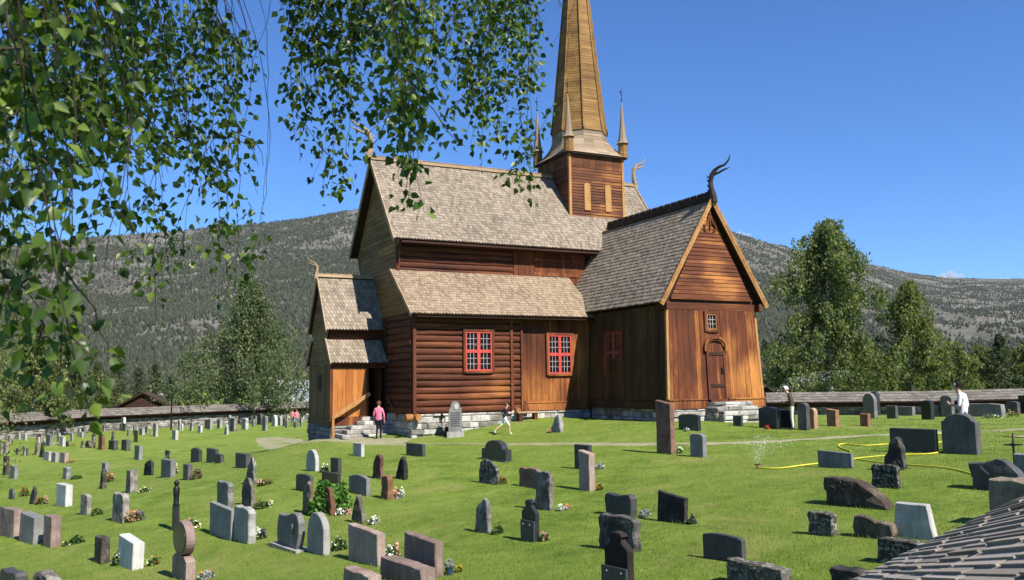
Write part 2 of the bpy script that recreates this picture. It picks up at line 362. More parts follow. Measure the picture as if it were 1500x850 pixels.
# ---- dimensions (metres) solved from the photograph
YR,ZR,VX,YE,ZE=4.895,12.709,-.413,1.358,8.205; XE=15.5
YC,ZC,YA,ZA=2.113,6.833,-.707,4.554
XT,ZT,WT,ZTE,YV=11.652,9.434,2.872,4.82,-6.602
def north(y): return 2*YR-y

# ---- foundations: individual stones
def masonry(mb,P,a0,a1,zb,zt,h=.26,th=.12,wmin=.25,wmax=1.1):
    z=zb
    while z<zt-.03:
        zz=min(z+h*rng.uniform(.75,1.25),zt)
        if zt-zz<.07: zz=zt
        a=a0+rng.uniform(-.25,0)
        while a<a1:
            b=a+rng.uniform(wmin,wmax); aa=max(a,a0); bb=min(b,a1)
            if bb-aa>.05:
                mb.tone=rng.random(); o=th+rng.uniform(-.05,.06); g=.007; j=lambda:rng.uniform(-.012,.012)
                bt=P(0,0,0)
                f0=[P(aa+g,z+g,0),P(bb-g,z+g,0),P(bb-g,zz-g,0),P(aa+g,zz-g,0)]
                f1=[P(aa+g,z+g,o*.75),P(bb-g,z+g,o*.75),P(bb-g,zz-g,o*.75),P(aa+g,zz-g,o*.75)]
                m=min(.05,(bb-aa)*.2)
                f2=[P(aa+g+m+j(),z+g+.03+j(),o),P(bb-g-m+j(),z+g+.03+j(),o),P(bb-g-m+j(),zz-g-.03+j(),o),P(aa+g+m+j(),zz-g-.03+j(),o)]
                r=[[mb.vert(p) for p in f] for f in (f0,f1,f2)]
                for A,B in ((r[0],r[1]),(r[1],r[2])):
                    for k in range(4): mb.face((A[k],A[(k+1)%4],B[(k+1)%4],B[k]))
                mb.face(r[2])
            a=b
        z=zz
mb=MB()
masonry(mb,FS(.06),-.1,9.1,-1.3,.14); masonry(mb,FW(.06),-.1,3.3,-1.3,.14)
masonry(mb,FW(9.25),-6.4,-.1,-1.0,.24); masonry(mb,FS(-6.45),9.15,14.15,-1.1,.24); masonry(mb,FE(14.0),-6.4,-.1,-1.2,.24)
fo=mb.build('foundation',[M['masonry']],church)
mb=MB(); mb.box(.05,.07,-1.5,16,9.7,.13); mb.box(9.27,-6.42,-1.5,13.98,.0,.23); mb.box(9.27,9.7,-1.5,13.98,16.0,.23); mb.box(-2.65,3.5,-1.7,.05,7.7,-.38); mb.build('foundation_core',M['joint'],fo)

# ---- nave log wall (west half) and planked wall (east half)
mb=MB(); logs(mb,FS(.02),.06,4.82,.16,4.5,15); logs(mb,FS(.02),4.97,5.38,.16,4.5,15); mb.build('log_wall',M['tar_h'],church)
for x,w in ((.0,.14),(4.83,.13),(5.37,.1)):
    mb=MB(); mb.tone=.35; mb.box(x-.03,-.16,.15,x+w-.03,.05,4.5); mb.build('wall_post',M['tar_v'],church)
mb=MB(); logs(mb,FW(.02),.05,9.75,.16,4.7,15); mb.build('log_wall',M['tar_hy'],church)
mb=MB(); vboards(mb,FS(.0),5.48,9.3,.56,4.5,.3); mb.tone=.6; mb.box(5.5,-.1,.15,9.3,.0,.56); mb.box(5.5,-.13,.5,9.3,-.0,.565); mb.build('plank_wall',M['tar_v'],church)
for A_,B_,r_ in (((-.35,-.02,0),(.15,-.02,0),.165),((.12,-.45,.02),(.12,.2,.02),.15),((5.1,-.3,.2),(5.1,.2,.2),.12)):
    mb=MB(); mb.tone=.8; mb.tube([A_,B_],[r_,r_*1.05],10); mb.build('log_end',M['door'],church)
mb=MB(); mb.tone=.5; mb.hexa([(5.42,-.24,.12),(5.72,-.24,.12),(5.72,.02,.12),(5.42,.02,.12),(5.42,-.14,.62),(5.6,-.14,.62),(5.6,.02,.62),(5.42,.02,.62)]); mb.build('corner_block',M['gold_v'],church)
# inner solids that keep the daylight out
mb=MB(); mb.box(.05,.06,.1,16,9.7,4.5); mb.box(.12,YC+.06,4.5,15.3,north(YC)-.06,8.3)
mb.extrude([(.0,YE+.15,8.15),(.0,north(YE)-.15,8.15),(.0,YR,12.45)],(.1,0,0),(15.2,0,0)); mb.build('inner_structure',M['darkwood'],church)

# ---- west gable, boarded and flush from the aisle eave to the ridge
def west_ext(z):
    s=(ZR-ZE)/(YR-YE); sa=(ZC-ZA)/(YC-YA)
    if z>ZE-.15: y=YE+.12+(z-(ZE-.15))/s
    elif z>ZC: y=YC-.03
    else: y=max(-.42,YC-.03-(ZC-z)/sa)
    return (min(y,YR-.02),max(north(y),YR+.02))
mb=MB(); hboards(mb,FW(-.02),west_ext,4.68,12.45,.23); mb.build('west_gable',M['ochre_hy'],church)
mb=MB(); slab(mb,FW(.03),[(a,z) for z in (4.66,6.8,8.1,12.4) for a in (west_ext(z)[0],)]+[(west_ext(z)[1],z) for z in (12.4,8.1,6.8,4.66)],0,.035); mb.build('gable_backing',M['darkwood'],church)

# ---- clerestory, south
mb=MB(); logs(mb,FS(YC),.06,6.1,6.4,8.3,7,.09); mb.build('clerestory_log_wall',M['tar_h'],church)
mb=MB(); vboards(mb,FS(YC-.06),6.12,7.3,6.4,8.3,.32); vboards(mb,FS(YC),7.35,10.3,6.4,8.3,.26)
mb.tone=.9; mb.box(7.3,YC-.09,6.85,9.9,YC-.03,7.02); mb.box(7.3,YC-.09,7.62,9.9,YC-.03,7.74)
mb.build('clerestory_plank_wall',M['tar_v'],church)
mb=MB(); mb.tone=.9; mb.tube([(.03,YC-.05,6.4),(.03,YC-.05,8.3)],.11,10)
mb.build('corner_post',M['gold_v'],church)

# ---- nave roof, aisle roof, transept roof
make_roof('nave_roof',(VX,YE,ZE),(XE,YE,ZE),(VX,YR,ZR),(XE,YR,ZR),M['shingle'],church)
make_roof('nave_roof',(XE,north(YE),ZE),(VX,north(YE),ZE),(XE,YR,ZR),(VX,YR,ZR),M['shingle'],church,.3,.4)
make_roof('aisle_roof',(VX+.1,YA,ZA),(9.3,YA,ZA),(VX+.1,YC-.02,ZC),(9.3,YC-.02,ZC),M['shingle_tan'],church)
make_roof('aisle_roof',(XE,YA,ZA),(14.0,YA,ZA),(XE,YC-.02,ZC),(14.0,YC-.02,ZC),M['shingle_tan'],church,.3,.4)
make_roof('aisle_roof',(XE,north(YA),ZA),(VX+.1,north(YA),ZA),(XE,north(YC),ZC),(VX+.1,north(YC),ZC),M['shingle_tan'],church,.3,.4)
make_roof('transept_roof',(XT-WT,2.4,ZTE),(XT-WT,YV,ZTE),(XT,2.4,ZT),(XT,YV,ZT),M['shingle'],church,.17,.21)
make_roof('transept_roof',(XT+WT,YV,ZTE),(XT+WT,2.4,ZTE),(XT,YV,ZT),(XT,2.4,ZT),M['shingle'],church,.17,.21)
# north transept (behind the church)
YN=north(YV)
make_roof('transept_roof',(XT-WT,YN,ZTE),(XT-WT,7.4,ZTE),(XT,YN,ZT),(XT,7.4,ZT),M['shingle_grey'],church,.3,.4)
make_roof('transept_roof',(XT+WT,7.4,ZTE),(XT+WT,YN,ZTE),(XT,7.4,ZT),(XT,YN,ZT),M['shingle_grey'],church,.3,.4)
mb=MB(); vboards(mb,FW(9.25),9.8,16.0,.2,4.9); vboards(mb,FE(14.05),9.8,16.0,.2,4.9); mb.build('north_transept_wall',M['tar_v'],church)
mb=MB(); hboards(mb,FN(16.05),lambda z:(XT-2.4 if z<5 else XT-2.4*(9.2-z)/4.2,XT+2.4 if z<5 else XT+2.4*(9.2-z)/4.2),.2,9.1,.25); mb.build('north_gable',M['gable_h'],church)
# chancel behind, east
mb=MB(); hboards(mb,FE(16.0),lambda z:(.2,9.6) if z<4.6 else (YR-4.7*(12.3-z)/7.7,YR+4.7*(12.3-z)/7.7),.15,12.2,.25); mb.build('east_gable',M['ochre_hy'],church)
mb=MB(); vboards(mb,FS(.0),14.1,16.0,.15,4.5); mb.build('plank_wall',M['tar_v'],church)
# ridge boards and carved cresting
def crest(name,a,b,h,mat,step=.42,carve=True):
    mb=MB(); a=Vector(a); b=Vector(b); mb.tone=.7; d=(b-a); n=int(d.length/step); d.normalize()
    sx=Vector((-d.y,d.x,0))
    up=Vector((0,0,1))
    mb.beam(a+up*.03,b+up*.03,.22,.07); mb.beam(a+up*(.07+h*.25),b+up*(.07+h*.25),.07,h*.5)
    for i in range(n):
        p=a+d*(i+.5)*step; mb.tone=rng.random()
        if carve:
            for q in range(3):
                c=p+d*(q-1)*step*.3+up*(.07+h*.5); mb.extrude([c-d*step*.12-sx*.03,c+d*step*.12-sx*.03,c+d*step*.16+up*h*.34-sx*.03,c+up*h*.5-sx*.03,c-d*step*.1+up*h*.36-sx*.03],(0,0,0),sx*.06)
        else: mb.beam(p-d*step*.42+up*(.1+h*.5),p+d*step*.42+up*(.1+h*.5),.1,.035)
    return mb.build(name,mat,church)
crest('ridge_crest',(VX,YR,ZR+.02),(XE,YR,ZR+.02),.2,M['weather'],.4,False)
crest('ridge_crest',(XT,1.9,ZT+.02),(XT,YV,ZT+.02),.34,M['blackwood'],.5)
# verge boards
mb=MB(); mb.tone=.75
for s in (YE,north(YE)): verge(mb,(VX-.03,s+(-.06 if s<YR else .06),ZE-.1),(VX-.03,YR,ZR-.02),.05,.2)
mb.build('verge_board',M['weather'],church)
mb=MB(); verge(mb,(VX+.07,YA-.03,ZA-.06),(VX+.07,YC,ZC-.03),.05,.16); mb.build('verge_board',M['weather'],church)
mb=MB(); verge(mb,(XE+.03,YE,ZE-.08),(XE+.03,YR,ZR-.02),.06,.22); mb.build('verge_board',M['weather'],church)
mb=MB(); mb.tone=.9
for s in (-1,1):
    n=16; a=Vector((XT+s*(WT+.05),YV-.03,ZTE-.12)); b=Vector((XT,YV-.03,ZT-.0))
    mb.beam(a,b,.06,.2)
    for k in range(n*2):      # scalloped shingle ends along the verge
        p=a.lerp(b,(k+.5)/(n*2)); mb.tone=rng.random(); mb.beam(p-(b-a)/(n*2)*.42+Vector((0,-.035,.08)),p+(b-a)/(n*2)*.42+Vector((0,-.035,.1)),.03,.12)
mb.build('verge_board',M['trim'],church)
# soffits
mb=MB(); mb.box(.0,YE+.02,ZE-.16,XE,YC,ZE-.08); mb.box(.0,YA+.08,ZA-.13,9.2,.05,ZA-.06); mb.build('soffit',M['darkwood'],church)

# ---- south transept: splayed plank walls
wT,wB,zT,zB=2.437,2.6,4.53,.66; yT,yB=-6.295,-6.45
mb=MB()
lean=lambda a:(XT+(a-XT)*wB/wT,(yT-yB))
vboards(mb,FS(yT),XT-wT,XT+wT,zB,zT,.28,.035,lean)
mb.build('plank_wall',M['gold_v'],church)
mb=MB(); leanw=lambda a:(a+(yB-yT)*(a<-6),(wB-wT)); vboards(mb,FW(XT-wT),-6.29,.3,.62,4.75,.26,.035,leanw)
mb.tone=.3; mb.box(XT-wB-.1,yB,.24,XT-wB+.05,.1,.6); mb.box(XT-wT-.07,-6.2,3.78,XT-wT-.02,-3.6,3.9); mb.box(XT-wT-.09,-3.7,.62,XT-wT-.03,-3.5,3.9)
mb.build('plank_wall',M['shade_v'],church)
mb=MB(); vboards(mb,FE(XT+wT),-6.29,.3,.62,4.75,.26,.035,leanw); mb.build('plank_wall',M['tar_v'],church)
mb=MB(); mb.box(XT-wT+.08,yT+.04,.24,XT+wT-.08,.2,4.8); mb.extrude([(XT-wT,yT+.1,4.8),(XT+wT,yT+.1,4.8),(XT,yT+.1,9.1)],(0,0,0),(0,8,0)); mb.build('inner_structure',M['darkwood'],church)
# sills of the gable wall
for x0,x1 in ((XT-wB-.05,11.05),(12.22,XT+wB+.05)):
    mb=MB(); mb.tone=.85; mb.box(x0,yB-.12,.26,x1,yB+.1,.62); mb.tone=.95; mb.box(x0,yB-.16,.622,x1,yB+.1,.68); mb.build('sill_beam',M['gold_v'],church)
# corner posts
for s in (-1,1):
    mb=MB(); mb.tone=.95; x0=XT+s*wT; x1=XT+s*wB
    mb.hexa([(x1-.06,yB-.06,.62),(x1+.06,yB-.06,.62),(x1+.06,yB+.06,.62),(x1-.06,yB+.06,.62),(x0-.06,yT-.06,4.55),(x0+.06,yT-.06,4.55),(x0+.06,yT+.06,4.55),(x0-.06,yT+.06,4.55)])
    mb.build('corner_board',M['trim'],church)
# tie beam, gable triangle
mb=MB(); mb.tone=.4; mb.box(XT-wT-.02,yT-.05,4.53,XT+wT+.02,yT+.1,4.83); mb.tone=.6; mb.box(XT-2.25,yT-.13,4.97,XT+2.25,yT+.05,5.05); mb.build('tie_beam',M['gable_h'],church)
mb=MB(); mb.box(XT-wT+.1,yT-.02,4.83,XT+wT-.1,yT+.1,4.97); mb.build('beam_gap',M['darkwood'],church)
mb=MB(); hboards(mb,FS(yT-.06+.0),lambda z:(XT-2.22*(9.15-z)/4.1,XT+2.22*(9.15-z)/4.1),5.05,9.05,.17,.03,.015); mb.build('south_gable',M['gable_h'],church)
mb=MB(); slab(mb,FS(yT+.12),[(XT-2.7,4.85),(XT+2.7,4.85),(XT,9.25)],0,.1); mb.build('gable_backing',M['darkwood'],church)
mb=MB()   # carved apex board
mb.tone=.9
for s in (-1,1):
    mb.tube([(XT+s*.05,yT-.14,8.75),(XT+s*.12,yT-.14,8.45),(XT+s*.28,yT-.14,8.3),(XT+s*.3,yT-.14,8.12),(XT+s*.16,yT-.14,8.05)],[.04,.05,.05,.045,.02],6)
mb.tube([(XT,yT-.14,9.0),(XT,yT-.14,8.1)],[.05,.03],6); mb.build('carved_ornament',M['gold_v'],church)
for s in (-1,1):
    mb=MB(); mb.tone=.3; x=XT+s*(wT+.12); mb.box(x-.1,yT-.32,4.5,x+.1,yT+.5,4.85); mb.tone=.9; mb.box(x-.08,yT-.335,4.53,x+.08,yT-.32,4.82); mb.build('beam_end',M['tar_h'],church)
# south door with arch
def lerp(a,b,t): return a+(b-a)*t
def oy(z): return lerp(yB,yT,(z-zB)/(zT-zB))-.035
dr=MB()
def dbox(mb,x0,x1,z0,z1,o0,o1): mb.hexa([(x0,oy(z0)-o1,z0),(x1,oy(z0)-o1,z0),(x1,oy(z0)-o0,z0),(x0,oy(z0)-o0,z0),(x0,oy(z1)-o1,z1),(x1,oy(z1)-o1,z1),(x1,oy(z1)-o0,z1),(x0,oy(z1)-o0,z1)])
for k in range(4): dr.tone=rng.random(); dbox(dr,11.27+.2*k,11.46+.2*k,.64,2.55,.0,.05)
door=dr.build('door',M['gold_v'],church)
mb=MB(); mb.tone=.25; dbox(mb,11.24,12.09,2.55,2.68,.0,.085); dbox(mb,11.27,12.07,1.15,1.3,.045,.075); mb.build('door_band',M['darkwood'],door)
mb=MB(); mb.box(11.92,oy(1.9)-.1,1.75,12.06,oy(1.9)-.04,2.0); mb.build('door_lock',M['iron'],door)
mb=MB(); mb.tone=.6; dbox(mb,11.14,11.26,.62,2.75,.0,.09); dbox(mb,12.07,12.19,.62,2.75,.0,.09); dbox(mb,11.2,12.12,.52,.64,.0,.16)
for k in range(4): mb.tone=rng.random(); dbox(mb,11.27+.2*k,11.46+.2*k,2.68,3.05,.0,.045)
N=12
for ring,(ra,rb,o) in enumerate(((.40,.5,.1),(.52,.62,.15))):
    mb.tone=.9 if ring else .5
    for i in range(N):
        t0=math.pi*i/N; t1=math.pi*(i+1)/N; zc=2.95; pts=[(11.665-ra*math.cos(t0),zc+.62*ra*math.sin(t0)),(11.665-ra*math.cos(t1),zc+.62*ra*math.sin(t1)),(11.665-rb*math.cos(t1),zc+.72*rb*math.sin(t1)),(11.665-rb*math.cos(t0),zc+.72*rb*math.sin(t0))]
        slab(mb,lambda a,z,o_:(a,oy(z)-o_,z),pts,0,o)
mb.tone=.9
for s in (-1,1): dbox(mb,11.665+s*.57-.07,11.665+s*.57+.07,2.72,2.95,.0,.15)
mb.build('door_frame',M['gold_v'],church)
# windows: frame, glazing bars, glass
def window(P,a0,a1,z0,z1,cols,rows,lights,frame,bars,outer,ledge=True):
    """lights=(nx,nz) casements, each cols x rows panes"""
    mb=MB(); w=.07
    mb.box; fr=[(a0,a0+w,z0,z1),(a1-w,a1,z0,z1),(a0+w,a1-w,z1-w,z1),(a0+w,a1-w,z0,z0+w)]
    nx,nz=lights; mw=.075
    for i in range(1,nx): x=a0+(a1-a0)*i/nx; fr.append((x-mw,x+mw,z0+w,z1-w))
    for i in range(1,nz): z=z0+(z1-z0)*i/nz; fr.append((a0+w,a1-w,z-mw,z+mw))
    for q,(x0,x1,y0,y1) in enumerate(fr): slab(mb,P,[(x0,y0),(x1,y0),(x1,y1),(x0,y1)],.03,.13 if q<4 else (.122 if q<4+nx-1 else .116))
    win=mb.build('window',frame,church)
    mb=MB()
    for (x0,x1,y0,y1) in ((a0-.11,a0,z0-.06,z1+.1),(a1,a1+.11,z0-.06,z1+.1),(a0,a1,z1,z1+.1),(a0,a1,z0-.1,z0)): slab(mb,P,[(x0,y0),(x1,y0),(x1,y1),(x0,y1)],.0,.15)
    mb.build('window_casing',outer,win)
    mb=MB(); b=.009
    for i in range(nx):
        for j in range(nz):
            x0=lerp(a0,a1,i/nx)+(w if i==0 else mw); x1=lerp(a0,a1,(i+1)/nx)-(w if i==nx-1 else mw)
            y0=lerp(z0,z1,j/nz)+(w if j==0 else mw); y1=lerp(z0,z1,(j+1)/nz)-(w if j==nz-1 else mw)
            for c in range(1,cols): x=lerp(x0,x1,c/cols); slab(mb,P,[(x-b,y0),(x+b,y0),(x+b,y1),(x-b,y1)],.06,.1)
            for c in range(1,rows): y=lerp(y0,y1,c/rows); slab(mb,P,[(x0,y-b),(x1,y-b),(x1,y+b),(x0,y+b)],.06,.098)
    mb.build('glazing_bar',bars,win)
    mb=MB(); slab(mb,P,[(a0+.02,z0+.02),(a1-.02,z0+.02),(a1-.02,z1-.02),(a0+.02,z1-.02)],.04,.07); mb.build('glass',M['glass'],win)
    return win
window(FS(-.03),2.50,3.83,2.03,3.83,3,3,(2,2),M['redpaint'],M['paleputty'],M['tar_v'])
window(FS(-.0),6.82,8.1,1.87,3.72,3,3,(2,2),M['redpaint'],M['paleputty'],M['tar_v'])
window(FW(XT-wT+.0),-2.95,-1.6,1.86,3.73,3,3,(2,2),M['darkred'],M['darkred'],M['tar_v'])
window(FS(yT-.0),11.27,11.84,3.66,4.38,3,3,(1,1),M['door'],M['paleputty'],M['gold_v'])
# stone steps at the south door
mb=MB()
for k in range(3): 
    masonry(mb,FS(-7.55+.32*k),11.05+.0*k,13.2,-.6,.0+.19*(k+1)-.04 ,.19,.06,.5,1.1); masonry(mb,FW(11.05-.0*k),-7.6+.32*k,-6.5,-.6,.19*(k+1)-.04,.19,.04,.5,1.1)
st=mb.build('south_steps',M['masonry'],church)
mb=MB()
for k in range(3): mb.box(11.06,-7.54+.32*k,-.8,13.2,-6.45,.15+.19*k); 
mb.build('step_slab',M['granite'],st)

# ---- tower, skirt, spire, pinnacles
TX,TY,TW,ZW=11.75,4.7,1.69,13.72
for P_,c_,mm in ((FS(TY-TW),TX,'tower_h'),(FN(TY+TW),TX,'tower_h'),(FW(TX-TW),TY,'tower_hy'),(FE(TX+TW),TY,'tower_hy')):
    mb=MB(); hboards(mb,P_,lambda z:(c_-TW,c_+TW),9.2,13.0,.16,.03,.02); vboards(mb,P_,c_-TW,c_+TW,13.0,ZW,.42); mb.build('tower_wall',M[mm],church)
mb=MB(); mb.box(TX-TW+.02,TY-TW+.02,9,TX+TW-.02,TY+TW-.02,ZW+.1); mb.build('tower_core',M['darkwood'],church)
for sx in (-1,1):
    for sy in (-1,1):
        mb=MB(); mb.tone=.8; x=TX+sx*TW; y=TY+sy*TW; mb.box(x-.07,y-.07,9.2,x+.07,y+.07,ZW); mb.build('corner_board',M['trim'],church)
for x0 in (10.92,12.25):
    mb=MB(); prof=[(x0,10.66),(x0+.38,10.66),(x0+.38,12.0)]+[(x0+.19+.19*math.cos(t),12.0+.17*math.sin(t)) for t in (.5,1.05,1.57,2.1,2.64)]+[(x0,12.0)]
    mb.tone=.95; slab(mb,FS(TY-TW),prof,.03,.085); mb.build('louvre_hatch',M['trim'],church)
SK,ZS=1.9,13.85
def sq(a,r): # square with given half side
    c,s=math.cos(a),math.sin(a); k=r/max(abs(c),abs(s)); return c*k,s*k
def octp(a,r):
    q=math.pi/4; m=(a-q/2)%q - q/2 if False else ((a+q/2)%q)-q/2
    return r*math.cos(a)/math.cos(m), r*math.sin(a)/math.cos(m)
angs=sorted(set([round(math.pi/8*k,6) for k in range(16)]+[round(math.pi/4*k+math.pi/8,6) for k in range(8)]))
mb=MB(); prev=None; levels=[]
for k in range(9):
    t=k/8; z=ZS-.05+t*1.5; r=SK*(1-t)+1.42*t-.34*math.sin(math.pi*t)*.45+(.05 if k==0 else 0); w=min(1,t*1.15)
    levels.append((z,r,w))
prevr=None
for k,(z,r,w) in enumerate(levels):
    def pt(a,r_): 
        s=sq(a,r_); o=octp(a,r_); return (TX+lerp(s[0],o[0],w),TY+lerp(s[1],o[1],w))
    ring=[mb.vert((*pt(a,r),z)) for a in angs]
    if prevr:
        out=[]
        for a in angs:
            s=sq(a,levels[k-1][1]+.02); o=octp(a,levels[k-1][1]+.02); w0=levels[k-1][2]; out.append(mb.vert((TX+lerp(s[0],o[0],w0),TY+lerp(s[1],o[1],w0),levels[k-1][0]-.015)))
        for i in range(len(angs)):
            mb.tone=rng.random(); j=(i+1)%len(angs); mb.face((out[i],out[j],ring[j],ring[i])); mb.face((prevr[i],prevr[j],out[j],out[i]))
    prevr=ring
mb.face(prevr)
sk=mb.build('skirt_roof',M['shingle_tan'],church)
mb=MB(); mb.box(TX-SK-.02,TY-SK-.02,ZS-.16,TX+SK+.02,TY+SK+.02,ZS-.055); mb.build('eave_board',M['blackwood'],sk)
mb=MB(); z=ZS+1.42; zt=29.6
def spr(z): 
    return max(.03,1.40*(30-z)/14.6+.05*math.exp(-(z-15.3)*2.2))
while z<zt-.1:
    zz=min(z+.15,zt)
    for i in range(8):
        a0=math.pi/8+math.pi/4*i; a1=a0+math.pi/4; rb=spr(z)/math.cos(math.pi/8)+.016; rt=spr(zz)/math.cos(math.pi/8)+.002
        mb.tone=rng.random()
        p=[(TX+rb*math.cos(a0),TY+rb*math.sin(a0),z-.01),(TX+rb*math.cos(a1),TY+rb*math.sin(a1),z-.01),(TX+rt*math.cos(a1),TY+rt*math.sin(a1),zz),(TX+rt*math.cos(a0),TY+rt*math.sin(a0),zz)]
        q=[(TX+(rb-.03)*math.cos(a0),TY+(rb-.03)*math.sin(a0),z-.012),(TX+(rb-.03)*math.cos(a1),TY+(rb-.03)*math.sin(a1),z-.012)]
        i0=[mb.vert(v) for v in p+q]; mb.face(i0[:4]); mb.face((i0[0],i0[4],i0[5],i0[1]))
    z=zz
spire=mb.build('spire',M['spire'],church)
mb=MB()
for i in range(8):
    a=math.pi/8+math.pi/4*i; mb.tone=rng.uniform(.2,.6); pts=[]
    for z in (15.32,16.2,18,21,25,29.3): rr=spr(z)/math.cos(math.pi/8)+.03; pts.append((TX+rr*math.cos(a),TY+rr*math.sin(a),z))
    mb.tube(pts,[.055]*5+[.03],5)
mb.build('spire_edge_batten',M['spire'],spire)
mb=MB(); mb.lathe([(.02,0),(.02,.5),(.16,.6),(.2,.75),(.12,.9),(.02,1.0),(.015,2.2)],(TX,TY,29.3),10); mb.box(TX-.35,TY-.012,30.9,TX+.3,TY+.012,31.2); mb.build('weather_vane',M['iron'],spire)
for sx,sy in ((-1,-1),(1,-1),(-1,1),(1,1)):
    px,py=TX+sx*1.74,TY+sy*1.74
    mb=MB(); mb.tone=.55; mb.lathe([(.27,-.1),(.27,.16),(.255,.2),(.255,.72)],(px,py,ZS),8,math.pi/8); pn=mb.build('pinnacle',M['spire'],church)
    mb=MB(); pr=[(.36,.0),(.28,.09),(.22,.3),(.18,.6),(.125,1.2),(.07,1.9),(.02,2.45)]
    mb.tone=.5; mb.lathe(pr,(px,py,ZS+.72),8,math.pi/8); mb.build('pinnacle_cap',M['shingle_tan'],pn)
    mb=MB(); mb.lathe([(.02,0),(.02,.14),(.05,.18),(.05,.22),(.016,.28),(.016,.5),(.045,.54),(.015,.6),(.012,1.0)],(px,py,ZS+3.0),8); mb.box(px-.1,py-.006,ZS+3.62,px+.02,py+.006,ZS+3.74); mb.build('pinnacle_vane',M['iron'],pn)

# ---- dragon heads
def dragon(base,dirx,s,mat,ornate=True):
    b=Vector(base); d=Vector(dirx).normalized(); u=Vector((0,0,1)); q=lambda f,h:b+d*f*s+u*h*s
    mb=MB(); mb.tone=.6
    mb.tube([q(.12,-.25),q(.08,.1),q(.0,.45),q(-.02,.8),q(.05,1.1),q(.2,1.3)],[.17*s,.16*s,.13*s,.105*s,.12*s,.1*s],8)
    dr=mb.build('dragon_head',mat,church)
    mb=MB(); mb.tube([q(.12,1.26),q(.4,1.45),q(.7,1.52),q(.9,1.72),q(1.0,1.98)],[.1*s,.075*s,.055*s,.045*s,.015*s],7); mb.build('upper_jaw',mat,dr)
    mb=MB(); mb.tube([q(.1,1.12),q(.4,1.18),q(.7,1.3),q(.95,1.36)],[.09*s,.06*s,.045*s,.012*s],7); mb.build('lower_jaw',mat,dr)
    mb=MB()
    for h in (.3,.55,.8,1.0): mb.tube([q(-.12,h),q(-.2,h+.12)],[.05*s,.01*s],5)
    mb.build('mane',mat,dr)
    return dr
dragon((VX-.02,YR,ZR+.1),(-1,0,0),1.08,M['weather'])
dragon((XE+.02,YR,ZR+.1),(1,0,0),.9,M['weather'])
dragon((XT,YV-.0,ZT+.1),(.55,-.9,0),.92,M['blackwood'])

# ---- west porch
PX,PV,PYR,PZR,PYE,PZE=-2.747,-2.907,5.45,6.726,3.695,4.063
QYE,QYT,QZT,QZE,PY=3.13,4.106,3.635,2.488,3.436
pn=lambda y:2*PYR-y
make_roof('porch_roof',(PV,PYE,PZE),(-.03,PYE,PZE),(PV,PYR,PZR),(-.03,PYR,PZR),M['shingle'],church,.16,.22)
make_roof('porch_roof',(-.03,pn(PYE),PZE),(PV,pn(PYE),PZE),(-.03,PYR,PZR),(PV,PYR,PZR),M['shingle'],church,.3,.4)
make_roof('porch_aisle_roof',(PV+.08,QYE,QZE),(-.03,QYE,QZE),(PV+.08,QYT,QZT),(-.03,QYT,QZT),M['shingle'],church,.16,.22)
make_roof('porch_aisle_roof',(-.03,pn(QYE),QZE),(PV+.08,pn(QYE),QZE),(-.03,pn(QYT),QZT),(PV+.08,pn(QYT),QZT),M['shingle'],church,.3,.4)
mb=MB(); hboards(mb,FS(4.1),lambda z:(PX+.1,0),3.4,4.15,.2); mb.build('porch_clerestory',M['tar_h'],church)
def pext(z):
    if z>4.0: y=PYE+.1+(z-4.0)*(PYR-PYE)/(PZR-PZE)
    elif z>3.6: y=4.12
    else: y=max(PY-.02,4.12-(3.6-z)*.86)
    y=min(y,PYR-.02); return (y,pn(y))
mb=MB(); hboards(mb,FW(PX+.02),pext,2.45,6.55,.21); mb.build('porch_gable',M['ochre_hy'],church)
mb=MB(); slab(mb,FW(PX+.12),[(pext(z)[0],z) for z in (2.45,3.6,4.0,6.5)]+[(pext(z)[1],z) for z in (6.5,4.0,3.6,2.45)],0,.06); mb.build('gable_backing',M['darkwood'],church)
mb=MB(); vboards(mb,FW(PX+.02),PY,pn(PY),-.12,2.46,.27); mb.tone=.2; mb.box(PX-.06,PY-.05,-.4,PX+.06,pn(PY),-.1); mb.build('porch_plank_wall',M['ochre_v'],church)
mb=MB(); mb.tone=.1; mb.box(PX-.05,PY+1.55,1.2,PX-.03,PY+2.15,1.95); mb.build('porch_hatch',M['darkwood'],church)
mb=MB(); vboards(mb,FS(PY),-2.68,-1.05,.0,2.3,.3); mb.build('porch_panel',M['porchpanel'],church)
mb=MB(); mb.tone=.4; mb.box(PX-.03,PY-.05,2.25,0,PY+.08,2.5); mb.box(PX-.05,PY-.06,-.4,-2.66,PY+.06,2.3); mb.box(-1.05,PY-.05,0,-.95,PY+.06,2.3); mb.box(PX,PY-.06,-.38,-1.0,PY+.08,.0); mb.build('porch_frame',M['gold_v'],church)
mb=MB(); vboards(mb,FN(pn(PY)),PX,0,-.3,2.46,.3); mb.build('porch_plank_wall',M['tar_v'],church)
mb=MB(); vboards(mb,FE(-.35),3.45,4.5,.05,2.2,.28); mb.build('porch_door',M['tar_v'],church)
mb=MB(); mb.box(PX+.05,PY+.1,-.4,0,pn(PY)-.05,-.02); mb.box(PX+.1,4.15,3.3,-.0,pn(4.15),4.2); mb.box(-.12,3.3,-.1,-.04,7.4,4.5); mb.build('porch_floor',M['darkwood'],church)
crest('porch_ridge_crest',(PV,PYR,PZR+.02),(-.05,PYR,PZR+.02),.13,M['weather'],.35,False)
mb=MB(); mb.tone=.8
for a,b in (((PV-.02,PYE-.04,PZE-.08),(PV-.02,PYR,PZR)),((PV-.02,pn(PYE)+.04,PZE-.08),(PV-.02,PYR,PZR)),((PV+.06,QYE-.03,QZE-.06),(PV+.06,QYT,QZT)),((PV+.06,pn(QYE)+.03,QZE-.06),(PV+.06,pn(QYT),QZT))): mb.beam(a,b,.05,.15)
